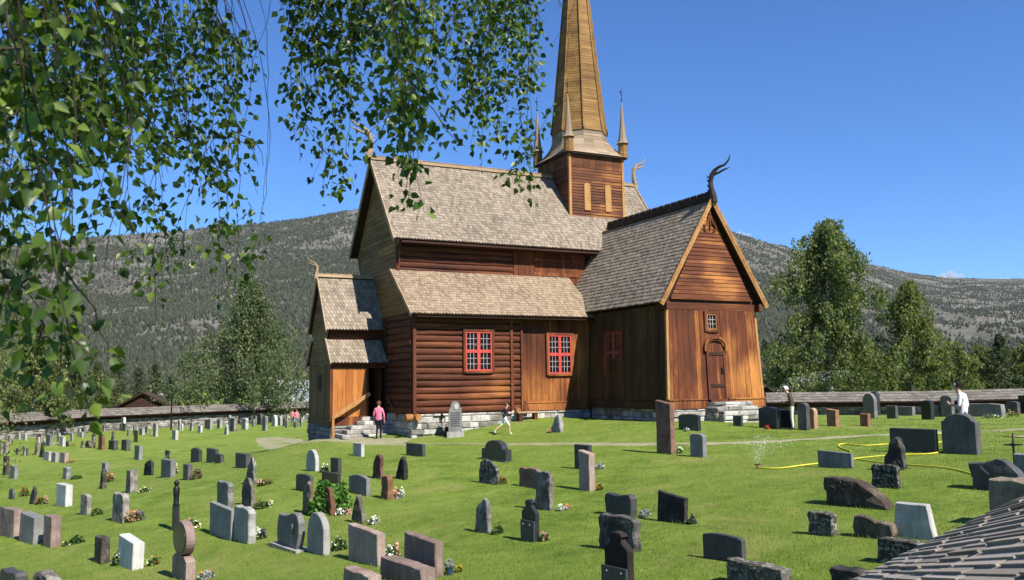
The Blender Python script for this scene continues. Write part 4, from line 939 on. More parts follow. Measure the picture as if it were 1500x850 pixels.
# ================================================================== GRAVESTONES
def profile(shape,w,h,r):
    """outline in the face plane, x from 0 (left as seen) to w, anticlockwise from bottom left"""
    q=lambda *a:[(x*w,z*h) for x,z in a]
    if shape=='rect': return q((0,0),(1,0),(1,1),(0,1))
    if shape=='slope': return q((0,0),(1,0),(1,.93),(0,1))
    if shape=='taper': return q((0,0),(1,0),(.84,1),(.12,1))
    if shape=='lean': return q((0,0),(1,0),(1.0,1),(.0,1))
    if shape=='arch': return [(0,0),(w,0),(w,h*.88)]+[(w*(.5+.5*math.cos(t)),h*(.88+.12*math.sin(t))) for t in np.linspace(.25,2.89,7)]+[(0,h*.88)]
    if shape=='round': 
        k=min(.5,w/h*.6); return [(0,0),(w,0)]+[(w*(.5+.5*math.cos(t)),h*(1-k+k*math.sin(t))) for t in np.linspace(0,math.pi,11)]
    if shape=='peak': return q((0,0),(1,0),(1,.86),(.75,.95),(.5,1),(.25,.95),(0,.86))
    if shape=='gable': return q((0,0),(1,0),(1,.82),(.55,1),(.45,1),(0,.82))
    if shape=='point': return q((0,0),(1,0),(.98,.35),(.9,.72),(.78,.97),(.66,1),(.45,.82),(.2,.45),(.06,.15))
    if shape=='shard': return q((0,0),(1,0),(.97,.5),(.9,.92),(.62,1),(.3,.86),(.1,.7),(.03,.3))
    if shape=='needle': return q((0,0),(1,0),(.9,.4),(.72,.8),(.56,1),(.44,.97),(.3,.7),(.12,.35))
    if shape=='shoulder': return [(0,0),(w,0),(w,h*.8),(w*.93,h*.83)]+[(w*(.5+.4*math.cos(t)),h*(.82+.18*math.sin(t))) for t in np.linspace(.1,3.04,9)]+[(w*.07,h*.83),(0,h*.8)]
    if shape=='rough': return [(x*w,z*h) for x,z in ((0.02,0),(.97,0),(1,.3),(.96,.62),(1,.86),(.9,.97),(.62,1),(.34,.96),(.1,.99),(0,.85),(.05,.55),(0,.25))]
    if shape=='wide': return [(x*w,z*h) for x,z in ((.0,0),(1,0),(1,.5),(.98,.93),(.6,1),(.3,.97),(.02,.98),(0,.5))]
    if shape=='boulder': return [(x*w,z*h) for x,z in ((.06,0),(.96,0),(1,.25),(.95,.62),(.78,.86),(.55,.97),(.28,1),(.1,.86),(0,.55),(.01,.2))]
    if shape=='whale': return [(x*w,z*h) for x,z in ((.05,0),(1,0),(1,.1),(.86,.5),(.62,.86),(.45,.97),(.02,1),(0,.9),(.04,.4))]
    if shape=='lowrock': return [(x*w,z*h) for x,z in ((.04,0),(.94,0),(1,.35),(.96,.72),(.75,.82),(.6,.76),(.36,.98),(.2,1),(.05,.9),(0,.5))]
    if shape=='wave': return [(x*w,z*h) for x,z in ((0.06,0),(1,0),(1,.35),(.92,.62),(.8,.82),(.66,.97),(.55,1),(.42,.93),(.26,.84),(0,.84),(.01,.6),(.05,.3))]
    if shape=='heart': return [(x*w,z*h) for x,z in ((.1,0),(.84,0),(.93,.22),(1,.5),(1,.78),(.93,.95),(.84,1),(.7,.99),(.52,.92),(.33,.885),(.1,.89),(.04,.72),(0,.5),(.03,.22))]
    if shape=='butterfly': return [(x*w,z*h) for x,z in ((.06,0),(.96,0),(1,.4),(1,.85),(.93,.99),(.78,1),(.55,.93),(.4,.92),(.15,.99),(.04,.93),(0,.75),(.03,.4))]
    if shape=='wing': return [(x*w,z*h) for x,z in ((0,0),(1,0),(1,.6),(.86,.62)) ]+[(w*(.5+.36*math.cos(t)),h*(.66+.34*math.sin(t))) for t in np.linspace(.05,3.09,11)]+[(w*.14,h*.62),(0,h*.6)]
    if shape=='finial': return [(x*w,z*h) for x,z in ((0,0),(1,0),(1,.69),(.98,.72),(.7,.84),(.68,.88),(.76,.92),(.72,.97),(.5,1),(.28,.97),(.24,.92),(.32,.88),(.3,.84),(.02,.72),(0,.69))]
    if shape=='bevel': return q((0,0),(1,0),(1,1),(.06,1),(0,.97))
    return q((0,0),(1,0),(1,1),(0,1))
ROUGHS={'point','shard','needle','rough','boulder','whale','lowrock','wave'}
def densify(p,step):
    o=[]
    for a,b in zip(p,p[1:]+p[:1]):
        L=math.hypot(b[0]-a[0],b[1]-a[1]); k=max(1,int(L/step))
        for i in range(k): o.append((a[0]+(b[0]-a[0])*i/k,a[1]+(b[1]-a[1])*i/k))
    return o
def stone_mesh(name,w,t,h,shape,mat,seed,rough=None,far=False):
    rough=(.035 if shape in ROUGHS else (.006 if not far else 0)) if rough is None else rough
    p=profile(shape,w,h,0)
    if not far: p=densify(p,.09 if rough<.02 else .06)
    n=len(p); cx=sum(a for a,_ in p)/n; cz=h*.45; mb=MB(); bev=min(.02,t*.12) if not far else 0
    off=Vector((seed*3.1,seed*1.7,0))
    def nz(x,y,z):
        v=Vector((x,y,z))
        if rough: 
            d=mnoise.noise_vector(v*4.5+off)*rough*1.0+mnoise.noise_vector(v*13+off)*rough*.5
            v=v+Vector((d.x,d.y*.9,d.z*.8))
        return v
    def ring(s,y,ins=0):
        out=[]
        for x,z in p:
            k=1-ins/max(.05,math.hypot(x-cx,z-cz)) if ins else 1
            out.append(mb.vert(nz(cx+(x-cx)*s*k,y,(cz+(z-cz)*s*k)-.06)))
        return out
    ss=(.35,.7) if rough>.02 else ()
    rings=[ring(s,0) for s in ss]+[ring(1,0,bev),ring(1,bev)]
    if rough>.02: rings+=[ring(1,t*.36),ring(1,t*.66)]
    rings+=[ring(1,t-bev),ring(1,t,bev)]+[ring(s,t) for s in ss[::-1]]
    if far: rings=[ring(1,0),ring(1,t)]
    mb.tone=random.Random(seed).random()
    for A,B in zip(rings,rings[1:]):
        for i in range(n): mb.face((A[i],A[(i+1)%n],B[(i+1)%n],B[i])[::-1])
    c=mb.vert(nz(cx,0,cz-.06)); 
    for i in range(n): mb.face((rings[0][i],rings[0][(i+1)%n],c))
    c=mb.vert(nz(cx,t,cz-.06))
    for i in range(n): mb.face((rings[-1][(i+1)%n],rings[-1][i],c))
    return mb
NST=[0]
def place(xl,xc,xr,yt,yb,theta=260.0,tmax=.6):
    P,D=on_ground(xc,yb); s=D/FPX
    d=ray(xc,yb); beta=math.degrees(math.atan2(d[0],d[1]))
    phi=beta+270-theta
    phi=min(max(phi,18),68); theta=beta+270-phi
    w=(xc-xl)*s/math.sin(math.radians(phi)); t=(xr-xc)*s/math.sin(math.radians(90-phi)) if xr>xc else .15
    return P,D,s,theta,max(w,.05),min(max(t,.05),tmax),(yb-yt)*s*1.0
def grave(xl,xc,xr,yt,yb,shape,mat,label,group=None,name='gravestone',theta=260.0,rough=None,far=False,tilt=0.0,root=False,cat='gravestone'):
    NST[0]+=1; seed=NST[0]
    P,D,s,th,w,t,h=place(xl,xc,xr,yt,yb,theta)
    mb=stone_mesh(name,w,t,h,shape,M[mat],seed,rough,far)
    a=math.radians(90-(th-90)); x=np.array([math.cos(a),math.sin(a),0]); y=np.array([-math.sin(a),math.cos(a),0])
    loc=P-x*w     # near right corner sits on P
    cen=loc+x*w/2+y*t/2; loc[2]=min(gz(cen[0],cen[1]),gz(P[0],P[1]))
    if root:
        e=empty(name,loc,label,cat,group,a); o=mb.build('headstone',M[mat],e); o.rotation_euler=(0,tilt,0); e['w']=w; 
        return e,w,t,h
    o=mb.build(name,M[mat]); o.location=Vector(loc); o.rotation_euler=(0,tilt,a); tag(o,label,cat,group); return o
G=grave
# ---- foreground and middle ground, each read off the photograph: left edge, corner, right edge, top, foot
G(444,484,496,0,0,'rect','granite','') if False else None
G(449,474,484,750.5,815,'round','pale','tall pale granite gravestone with rounded top, right beside the heart shaped stone')
G(507.6,552.5,565,774,831,'slope','pink','broad rough topped pink brown granite gravestone behind the low kerb blocks',rough=.016)
G(589,638,650,785,847,'slope','pink','broad brown granite gravestone with pinkish side, beside a blue flower pot',rough=.016)
G(552,618,640,826,862,'wide','pink','long low brown granite block at the very front, overlapping two broad stones',rough=.015)
G(501,540,560,838,868,'wide','pink','flat low brown granite kerb stone at the front edge of the lawn',rough=.015)
G(306,338,346,741,793,'slope','granite','plain smooth grey gravestone standing close against a rough pale one')
G(341,364,375,742,798,'rough','pale','rough pale granite gravestone with rounded corners, close against a smooth grey one',rough=.02)
G(317,334,342,705,745,'rough','granite','rough grey squarish gravestone behind the smooth grey stone',rough=.022)
G(353.5,368,373,699.5,745,'round','rough','rounded brown fieldstone grave marker with pale edge, beside an orange flower bed',rough=.02)
G(359,372,376,668,711,'point','lichen','rough leaning lichen covered stone before the dark square stone, with pink flowers')
G(344.7,360,367,663,686,'rect','darkgrey','dark square gravestone partly behind a rough lichen covered one')
G(302.4,315,320,655.5,677.5,'rect','darkgrey','dark square gravestone with white side, overlapped by a smaller dark stone')
G(315,323,328,663,678.5,'slope','darkgrey','small dark stone tucked against a dark square gravestone with white side')
G(279.4,291,296,654,677,'peak','darkgrey','dark gravestone with low pale peaked top in the middle row')
G(268,275,281,679,704,'rect','darkgrey','narrow dark gravestone next to a magenta flower bush')
G(236,249.4,257,671.5,699.5,'rect','granite','square grey gravestone with bright side standing before a small dark one')
G(241.8,247.5,249.4,659,673,'rect','darkgrey','small dark gravestone half hidden behind a square grey one')
G(210.6,221.8,225.5,672,696.5,'shard','roughdark','ragged dark double topped slate marker left of the square grey stone')
G(184,191,202,688,723,'taper','rough','tapering pale brown gravestone beside a clump of cream flowers')
G(164,179.5,188.5,722,768,'rough','rough','thick weathered fieldstone gravestone next to orange and purple flowers',rough=.02)
G(138,147.8,159.8,785.5,827.5,'rect','rough','brown square pillar gravestone left of a leaning white one, white flowers between',rough=.008)
G(172,193,209,787,836.5,'rect','white','white slab gravestone leaning to the right in the left foreground',tilt=R(5))
G(118,127,133,722,755.5,'arch','rough','small stone with curved shoulder and bright edge, brown plant at its foot',rough=.01)
G(82.5,95.5,105,708.5,743,'rect','white','clean white square gravestone standing alone in the left part of the lawn')
G(43.5,50.5,54,710,739,'point','roughdark','slanting dark slate marker between two orange flower clumps')
G(13,18.6,21.5,714,732,'round','darkgrey','small dark round topped marker left of the orange flowers')
G(92,97,103.5,683,702.5,'rough','granite','stubby rough topped grey marker with a dark plant on its right',rough=.02)
G(146,150.5,155.5,686,716.5,'shard','rough','thin split fieldstone marker with red flowers at its right foot')
G(149,154,160,677,692,'rect','granite','small grey stone half hidden behind a thin split fieldstone')
G(14,20.6,26,681,702,'rect','granite','grey white sided gravestone paired with a rough stone at the left edge')
G(4,8.5,12.5,667,696,'rough','rough','rough narrow stone paired with a grey one at the left edge',rough=.02)
G(-8,-1,6,742,786,'rect','darkgrey','dark gravestone cut by the left picture edge in the row of four')
G(4,19.4,32,745,789,'rect','pink','dark faced gravestone with broad pinkish side in the left row of four',rough=.01)
G(29,48,63,753,798.5,'rect','granite','grey gravestone with bright white side, third in the left row of four',tilt=R(3))
G(63.5,74,87.5,755,803.5,'bevel','pink','pinkish gravestone with chamfered shoulder, right end of the left row of four',rough=.006)
G(0,21.8,38,837,872,'butterfly','darkgrey','dark polished gravestone with curved top cut off by the bottom left corner')
G(48,72,91,840,876,'boulder','rough','rounded grey boulder at the bottom edge of the picture, far left')
G(448,462,467.5,657,691,'round','pale','light grey gravestone with fully rounded top beside white flowers')
G(483.7,495,500.5,669.5,694,'rect','darkgrey','narrow dark upright gravestone behind a wide dark block')
G(470.5,494,499.5,691.5,710,'rect','black','wide dark block gravestone just behind the green bush')
G(433,453.5,459,694,722,'arch','darkgrey','dark arched gravestone left of the green bush, rusty stone before it')
G(442,455,460,704,755,'shard','brownrock','slim rusty brown stone marker left of the green bush')
G(464,485.5,492,713,756,'point','rust','pointed triangular brown stone standing before the green bush')
G(513.5,531,537,723.5,768,'needle','rough','pointed narrow fieldstone marker with white flowers at its foot')
G(510,536.6,543,694.5,727.5,'peak','granite','wide grey gravestone with gently peaked top in the mid lawn')
G(517,529,534,647.5,669.5,'rect','pale','small pale rectangular gravestone on the lawn below the church steps')
G(594,619,623.5,649,669.5,'rect','darkgrey','low wide dark gravestone with white side just below the path')
G(545,558,562.5,664,702.5,'shard','redbrown','dark brown upright stone with curved right shoulder, left of a matching pair')
G(578,593,598.5,667,703.5,'point','roughdark','dark stone sloping down on its right, right of a brown upright one')
G(558,568,576,694.5,733,'rough','rust','broken brown stone marker wrapped with pale pink flowers',rough=.025)
G(700.6,729,733,672.5,711,'boulder','lichen','speckled rough rounded stone below the black arched monument')
G(759,788,794,684,717,'rough','reddish','reddish rough block partly hidden by a striped standing stone',rough=.028)
G(783,806,812,688,748.5,'rough','rough','tall striped rough fieldstone in front of the reddish block',rough=.028)
G(696,715.6,721,728.5,782.5,'shard','roughdark','dark pointed slate with crooked pink right edge, alone on the lawn')
G(841,862.6,868,650,688.5,'rect','darkgrey','grey square gravestone half hidden behind a slender pinkish pillar')
G(848,864,872.5,658,720.5,'slope','pink','slender tall pinkish granite pillar with slanted top')
G(884.5,925,934.5,722.5,760,'butterfly','darkgrey','dark gravestone with wavy top and bright edge, behind the rough black block')
G(873.6,930,941,753,810,'rough','roughdark','big rough blackened block behind the rusty cross shaped marker',rough=.024)
G(962,1002.6,1008,719,768.5,'slope','roughdark','dark square gravestone tilted to the right with lavender at its foot',tilt=R(4))
G(1029,1088,1094,782,826.5,'arch','darkgrey','wide dark grey gravestone with faint scratches in the right foreground')
G(1063.6,1148,1163,826,868,'wide','lichen','wide rough lichen spotted gravestone cut by the bottom edge',rough=.022)
G(962,983.5,990,584,666,'slope','redbrown','tallest dark brown stone pillar in front of the transept corner')
G(993.7,1023,1027.5,605,632,'arch','black','black gravestone with round arched top near the transept corner')
G(1011,1030.5,1036.5,633,670.5,'arch','granite','grey green gravestone with pale outline, right of the tallest pillar')
G(1074,1086,1089,607,624.5,'rect','darkgrey','small dark stone in front of the transept steps')
G(806,821,826.5,605.5,634,'point','pale','pale leaning pointed stone on the grass bank below the church wall')
G(1112,1138.5,1145,594.5,629.5,'arch','black','broad black gravestone with rough pale edge, red flower before it')
G(1142,1162,1165,598.5,628,'rect','black','black square gravestone standing right in front of the old man')
G(1169.5,1182.6,1187.5,588,631,'arch','darkgrey','tall narrow dark gravestone right of the old man')
G(1185.6,1193.5,1198.5,596,628.5,'arch','orange','small orange sided stone touching the tall narrow dark one')
G(1212,1225,1230,597,625,'slope','orange','orange brown tapering stone left of centre in the row of two orange stones')
G(1260.6,1272,1276,604,624.6,'rect','orange','short orange brown stone before the grey round topped one')
G(1265.7,1281.5,1286,574.7,613,'round','granite','grey gravestone with a high rounded top, far right by the wall')
G(1276,1286.5,1290,572.5,608.5,'round','black','black rounded gravestone just behind the grey round topped one')
G(1223,1244.5,1248,580.6,608,'rect','darkgrey','broad dark gravestone under the tall birch')
G(1112,1120.5,1125.5,584,597,'arch','orange','brown rounded stone peeping out behind a broad black gravestone')
G(1126,1150,1154,584.5,602,'wide','black','wide low black gravestone in the shade behind the old man')
G(1300,1312.5,1316,593,613.6,'rect','darkgrey','small dark grey square stone near the right wall')
G(1318,1337,1341,594.5,609.5,'rect','granite','low pale edged stone lying near the right wall')
G(1351,1364.5,1369,585,615,'arch','black','slim black pillar gravestone left of the man in the light shirt')
G(1367,1376,1379.5,592,611,'rough','rough','rough light coloured stone right of the slim black pillar')
G(1380,1395,1399,578,611,'arch','granite','grey arched gravestone directly behind the man in the light shirt')
G(1425,1468,1473,589.6,611,'wide','granite','wide grey gravestone with white right edge before the far right wall')
G(1476,1491,1495,587,607,'arch','darkgrey','dark low gravestone amid flowers near the right edge')
G(1494,1503,1507,578,606,'rect','black','tall dark stone cut by the right picture edge near the wall')
G(1385,1432,1438.5,603.5,667,'shoulder','darkgrey','largest dark shouldered gravestone in front of the walking man')
G(1308,1371.5,1375.5,626.5,664.6,'rect','black','wide black rectangular gravestone left of the large shouldered one')
G(1293,1324,1330,637.5,689,'point','roughdark','pointed dark rough stone beside the yellow hose')
G(1279,1316.5,1321,678,717,'rough','lichen','speckled square rough stone in front of the pointed dark one',rough=.02)
G(1200,1248,1251,658.5,686.5,'slope','granite','low wide plain grey slab with the yellow hose running behind it')
G(1209,1300,1314,703,748,'whale','brownrock','long low brown boulder sloping down to its right')
G(1428,1500,1508,671,722.5,'wave','darkgrey','dark blue black stone with a wavy top near the right edge')
G(1457,1512,1530,700,774,'wide','brownrock','brown gravestone half hidden behind the near shingled roof',rough=.012)
G(1489,1506,1512,662,700,'rect','granite','grey stone behind the iron cross at the right edge')
G(1311,1370.5,1376.5,736.5,793,'taper','pale','clean pale green grey gravestone narrowing to its top, right foreground',theta=256)
G(1252,1308,1316,755.5,792,'lowrock','brownrock','low dark brown rounded rock left of the clean pale gravestone')
G(1288,1358,1372,790,832,'wide','lichen','rough stone with white streaks beside the near shingled roof',rough=.03)
G(1217,1262,1275,831,866,'rough','roughdark','ragged grey stone at the bottom edge touching the near roof',rough=.025)
G(1184,1220.6,1229,748,786.5,'rough','lichen','speckled rough squarish stone left of the low brown rock',rough=.02)
# ---- stones with parts
e,w,t,h=G(404,437,447,750,809,'heart','granite','grey heart shaped gravestone with dark round emblem, on a flat slab',root=True)
mb=MB(); mb.tone=.4; mb.box(-.16,-.1,-.05,w+.1,t+.12,.05); mb.build('base_slab',M['pale'],e)
mb=MB(); pts=[(w*.76+.085*math.cos(q),-.016,h*.55+.135*math.sin(q)) for q in np.linspace(0,6.283,15)[:-1]]; mb.extrude(pts,(0,0,0),(0,.014,0)); em=mb.build('emblem',M['black'],e)
mb=MB(); mb.tube([(w*.76-.03,-.02,h*.5),(w*.76,-.022,h*.55),(w*.76+.01,-.022,h*.62),(w*.76-.02,-.02,h*.66)],[.012,.016,.014,.008],6); mb.build('bird_relief',M['granite'],em)
e,w,t,h=G(764,785,791,729.5,794.5,'finial','black','black gravestone with shaped finial and a dark plate fixed to its foot',root=True)
mb=MB(); mb.box(.06*w,-.05,-.05,w*1.0,-.012,h*.46); pl=mb.build('plaque',M['plaque'],e)
for q in (.25,.72):
    mb=MB(); mb.tube([(w*q,-.065,h*.37),(w*q,-.045,h*.37)],.018,8); mb.build('bolt',M['pale'],pl)
e,w,t,h=G(885.5,921,930.5,776,866,'finial','darkrust','rusty brown cross topped grave marker cut by the bottom edge with a plate',root=True)
mb=MB(); mb.box(-.02,-.05,-.1,w*1.0,-.012,h*.36); pl=mb.build('plaque',M['plaque'],e)
for q in (.2,.8):
    mb=MB(); mb.tube([(w*q,-.065,h*.28),(w*q,-.045,h*.28)],.014,8); mb.build('bolt',M['pale'],pl)
e,w,t,h=G(704,741,750,644,677.5,'wing','black','black arched monument with low side wings in the mid lawn',root=True)
mb=MB(); mb.box(-.05,-.08,-.08,w+.05,t+.08,.04); mb.build('base_slab',M['darkgrey'],e)
# disc on a shaft
P,D,s,th,w,t,h=place(252,272,285,769,852); a=math.radians(90-(th-90)); x=np.array([math.cos(a),math.sin(a),0])
e=empty('gravestone',P-x*w,'tall stone with a round disc head on a square shaft, left foreground','gravestone',None,a)
mb=MB(); mb.tone=.5; mb.extrude([(0,0,-.1),(w,0,-.1),(w,0,h*.32),(w*.82,0,h*.40),(w*.18,0,h*.40),(0,0,h*.32)],(0,0,0),(0,t,0)); mb.build('shaft',M['pink'],e)
mb=MB(); pts=[(w*.5+.5*w*1.0*math.cos(q),.0,h*.695+h*.305*math.sin(q)) for q in np.linspace(0,6.2832,29)[:-1]]; mb.extrude(pts,(0,0,0),(0,t*.95,0)); dsc=mb.build('disc_head',M['pink'],e)
mb=MB(); pts=[(w*.5+.42*w*math.cos(q),-.01,h*.695+h*.25*math.sin(q)) for q in np.linspace(0,6.2832,25)[:-1]]; mb.extrude(pts,(0,0,0),(0,.012,0)); mb.build('inset_panel',M['black'],dsc)
# slender dark iron-like column monument
P,D=on_ground(257,777); s=D/FPX; h=73*s
e=empty('grave_column',P,'slim black cast column with a small urn top, rising above the disc headed stone','gravestone',None,R(15))
mb=MB(); r=5.2*s; mb.extrude([(-r*.75,-r*.75,-.1),(r*.75,-r*.75,-.1),(r*.75,r*.75,-.1),(-r*.75,r*.75,-.1)],(0,0,0),(0,0,h*.48+.1)); mb.build('pedestal',M['black'],e)
mb=MB(); mb.lathe([(r*.8,h*.48),(r*.95,h*.5),(r*.72,h*.53),(r*.8,h*.7),(r*.95,h*.82),(r*.6,h*.86),(r*.45,h*.88),(r*.7,h*.92),(r*.75,h*.95),(r*.3,h*.98),(r*.25,h)],(0,0,0),14); mb.build('urn',M['iron'],e,True)
# memorial obelisk by the church wall
P,D=on_ground(667,640); s=D/FPX; w=20*s; h=52*s
e=empty('memorial_stone',P,'tall grey memorial stone with a white oval medallion, beside the church foundation','memorial',None,-YAW+R(8))
mb=MB(); mb.tone=.5; mb.box(-w*.62,-.16,-.3,w*.62,.2,.22); mb.build('plinth',M['pale'],e)
mb=MB(); mb.tone=.5; pr=[(-w*.5,0,.22),(w*.5,0,.22),(w*.46,0,h*.76),(w*.36,0,h*.82)]+[(w*.34*math.cos(q),0,h*.86+h*.14*math.sin(q)) for q in np.linspace(.1,3.04,9)]+[(-w*.36,0,h*.82),(-w*.46,0,h*.76)]
mb.extrude([(x_,-.1,z) for x_,_,z in pr],(0,0,0),(0,.24,0)); hs=mb.build('headstone',M['granite'],e)
mb=MB(); mb.extrude([(w*.17*math.cos(q)+.04,-.125,h*.85+w*.22*math.sin(q)) for q in np.linspace(0,6.2832,17)[:-1]],(0,0,0),(0,.024,0)); mb.build('medallion',M['white'],hs)
mb=MB(); 
for k in range(7): mb.box(-w*.34,-.112,h*(.3+.06*k),w*.34,-.101,h*(.3+.06*k)+.035)
mb.build('inscription',M['darkgrey'],hs)
P,D=on_ground(654.5,637.5); mb=MB(); mb.lathe([(.13,-.05),(.13,.22),(.1,.24),(.1,.3),(.03,.38)],(0,0,0),8); tag(mb.build('grave_lantern',M['iron'],None,False,P),'small black grave lantern at the left foot of the memorial stone','lantern')
P,D=on_ground(647.5,636); s=D/FPX
e=empty('torch_stake',P,'thin dark iron stake with a small lamp head before the church foundation','stake'); mb=MB(); mb.tube([(0,0,-.1),(0,0,22*s)],.018,6); mb.build('rod',M['iron'],e); mb=MB(); mb.lathe([(.02,0),(.07,.05),(.075,.2),(.02,.3)],(0,0,22*s-.02),8); mb.build('lamp_head',M['iron'],e)
# bench of a plank on two blocks
P,D=on_ground(757,611); e=empty('bench',(5.0,-.42,gz(5.0,-.42)),'rough plank bench on blocks against the log wall','bench',None,0)
mb=MB(); mb.tone=.8; mb.box(-.1,-.2,.36,1.0,.15,.43); mb.build('seat',M['weather'],e)
for q in (0,.8): 
    mb=MB(); mb.tone=.3; mb.box(q-.02,-.15,-.2,q+.16,.12,.358); mb.build('leg',M['tar_h'],e)
# wrought iron cross
P,D=on_ground(1487,692); s=D/FPX
e=empty('iron_cross',P,'thin black wrought iron cross standing at the right edge','cross',None,-YAW-R(10)); H=57*s
mb=MB(); mb.tube([(0,0,-.1),(0,0,H*.66),(0,0,H)],[.028,.024,.012],6); mb.build('stem',M['iron'],e)
mb=MB(); mb.tube([(-13*s,0,H*.70),(-7*s,0,H*.70),(7*s,0,H*.70),(13*s,0,H*.70)],[.01,.022,.022,.01],6); mb.build('arm',M['iron'],e)
mb=MB(); mb.lathe([(.01,-.05),(.05,-.02),(.05,.02),(.01,.05)],(0,0,H*.70),10); mb.build('boss',M['iron'],e)

# ---- rows of small stones towards the western wall
FAR=[ # xl,xr,yt,yb,shape,mat,label
(17.6,22,630,643,'rect','white','small white stone at the wall foot, leftmost white one'),
(26.5,29.5,633.5,644,'rect','white','tiny white stone right of the leftmost white one'),
(7,10,629,642,'rect','granite','little grey stone at the wall foot near the left edge'),
(-1,2.5,626,642,'rect','granite','grey stone cut by the left edge at the wall foot'),
(64,69.5,623.5,634,'arch','granite','small grey arched stone right of the white birch trunk by the wall'),
(77.6,82,625,635,'rect','pale','small pale stone near the wall right of the white birch trunk'),
(94,97.6,617,632,'taper','pale','slender pale stone rising against the wall, left of a white pillar'),
(103.5,108,617,633,'taper','white','slender white pillar stone against the wall'),
(113.5,119,627.5,639.5,'rect','white','dark faced stone with white side, left one of a touching pair'),
(119,126,626.5,640,'arch','granite','blue grey stone, right one of a touching pair'),
(134.7,140,635,645,'arch','rough','small brownish stone behind the dark boulders'),
(-1,3.5,649,665,'rect','rough','brown stone cut by the left edge in the third row'),
(4,12,646.5,665.5,'rect','rough','tall brown stone next to the left edge in the third row'),
(23,27,656,666.5,'rect','rough','little stub stone alone between two pairs at left'),
(33,38.3,652,667.6,'taper','rough','brown stone, left one of a small pair with orange flowers'),
(37.6,41.2,656,667.8,'rect','darkgrey','dark short stone, right one of a small pair with orange flowers'),
(50.6,56.3,646.5,667,'shard','rough','crooked brown fieldstone left of a pointed one'),
(57.6,64.8,647.6,670.5,'point','roughdark','pointed dark fieldstone with bright right edge'),
(55,63,635,650,'rect','pink','pinkish stone standing behind the crooked fieldstones'),
(67.6,76.5,636.5,654,'lean','granite','grey slanted looking stone with white flowers beside'),
(87,95.3,639,654.5,'lean','pale','pale blue grey stone left of a small dark one'),
(96.5,101,645,654.5,'round','black','small dark round stone right of a pale blue grey one'),
(64.7,76.2,661,675.5,'rect','pale','bright sided block, left of three blocks in a row'),
(75.3,85.4,662,677.5,'arch','pale','bright sided block, middle of three blocks in a row'),
(88,99.5,662.5,678.5,'rect','pink','pinkish sided block, right of three blocks in a row'),
(117.6,122.6,645,656.8,'point','roughdark','small dark pointed rock left of the dark boulder'),
(125,135,645,657,'boulder','roughdark','dark boulder on the bare earth strip'),
(136.5,141,646.5,657,'point','rust','small brown pointed rock right of the dark boulder'),
(144,153,637,659.5,'arch','rust','dark red brown upright stone right of the boulders'),
(159.4,172.5,645,660,'rect','darkgrey','dark block with a pointed stone right behind it'),
(162,168,631,650,'needle','roughdark','thin pointed dark stone behind the dark block'),
(178,190.5,643.5,661.3,'arch','darkgrey','dark round shouldered stone with pale side in the left middle'),
(197,208.3,652,674.3,'rect','granite','grey stone with cream side alone on the left middle lawn'),
(196,201.5,630,648,'rect','black','narrow black stone in the row before the wall'),
(204,211.5,627,637.5,'rect','pale','pale square stone right of the narrow black one'),
(205,210.3,614.5,628,'rect','white','white upright stone against the wall above the pale square one'),
(215,220.7,618,627,'taper','pale','pale tapering stone at the wall, left of a tall cream one'),
(224,231.2,619.5,640,'rect','pale','tall cream sided stone casting a shadow before the wall'),
(231.8,234.4,615,624.5,'rect','white','thin white stone by the wall right of the tall cream one'),
(252,260.8,629.5,644.6,'rect','pale','white sided grey stone alone before the lamp post'),
(260.6,265,613.5,631,'round','pale','pale slim round topped stone right of the lamp post'),
(264.5,268.3,620,631,'round','white','small white round stone leaning on the slim one right of the lamp post'),
(277.6,283.3,617.6,631.4,'rough','pale','rough pale stone in the row before the wall, mid left'),
(290,296.7,623,634,'rect','white','white block stone in front of mossy wall stones'),
(300,309,614.7,628,'rect','granite','grey stone close to the wall left of the weeping birch'),
(249,253.8,615,624.4,'rect','granite','small grey stone at the foot of the lamp post'),
(177,184.3,611,631.5,'taper','white','tall white stone against the wall right of the notice board'),
(179.5,185,620,632,'rect','darkgrey','dark stone right before the tall white one'),
(303.5,311,613.5,629.5,'rect','granite','grey stone left of a cream leaning one near the birch'),
(314,319,610,622.4,'round','pale','pale round stone by the wall left of the birch'),
(318,325.2,614,628,'lean','pale','cream stone leaning right near the birch'),
(328,335.2,621,637,'point','pale','dark stone with white pointed edge leaning in front of the birch'),
(334,338,607.6,630,'rect','white','tallest thin white stone left of the birch trunk'),
(336.5,347.2,612,632.4,'rect','rough','brown broad stone right of the thin white one'),
(354,364,612,629.5,'rough','pale','rough pale stone at the foot of the birch trunk'),
(370,376.7,609,621,'rect','granite','grey stone right of the birch trunk'),
(376.5,386.3,605,622.5,'round','darkgrey','dark stone with curved white edge right of the birch'),
(384,392.3,609,631.3,'rect','granite','blue grey tall stone at the edge of the church shadow'),
(393,399.3,607.6,618.4,'round','white','white round stone behind the blue grey tall one'),
(397.6,406.7,607.6,624.4,'round','white','large white rounded stone near the edge of the church shadow'),
(406,414,609,623.4,'round','pale','pale rounded stone between white and pinkish ones by the shadow'),
(414,419.2,612,624.4,'rect','pink','small pinkish stone left of the couple walking'),
(419,422.5,607,617.4,'rect','white','thin white stone behind the couple walking'),
(439,446,607,618.4,'rect','white','white stone beside the porch corner')]
for xl,xr,yt,yb,sh,mt,lb in FAR:
    G(xl,xl+(xr-xl)*.56,xr,yt,yb,sh,mt,lb,'small gravestones in the western rows',far=sh not in ROUGHS,rough=None if sh in ROUGHS else 0)
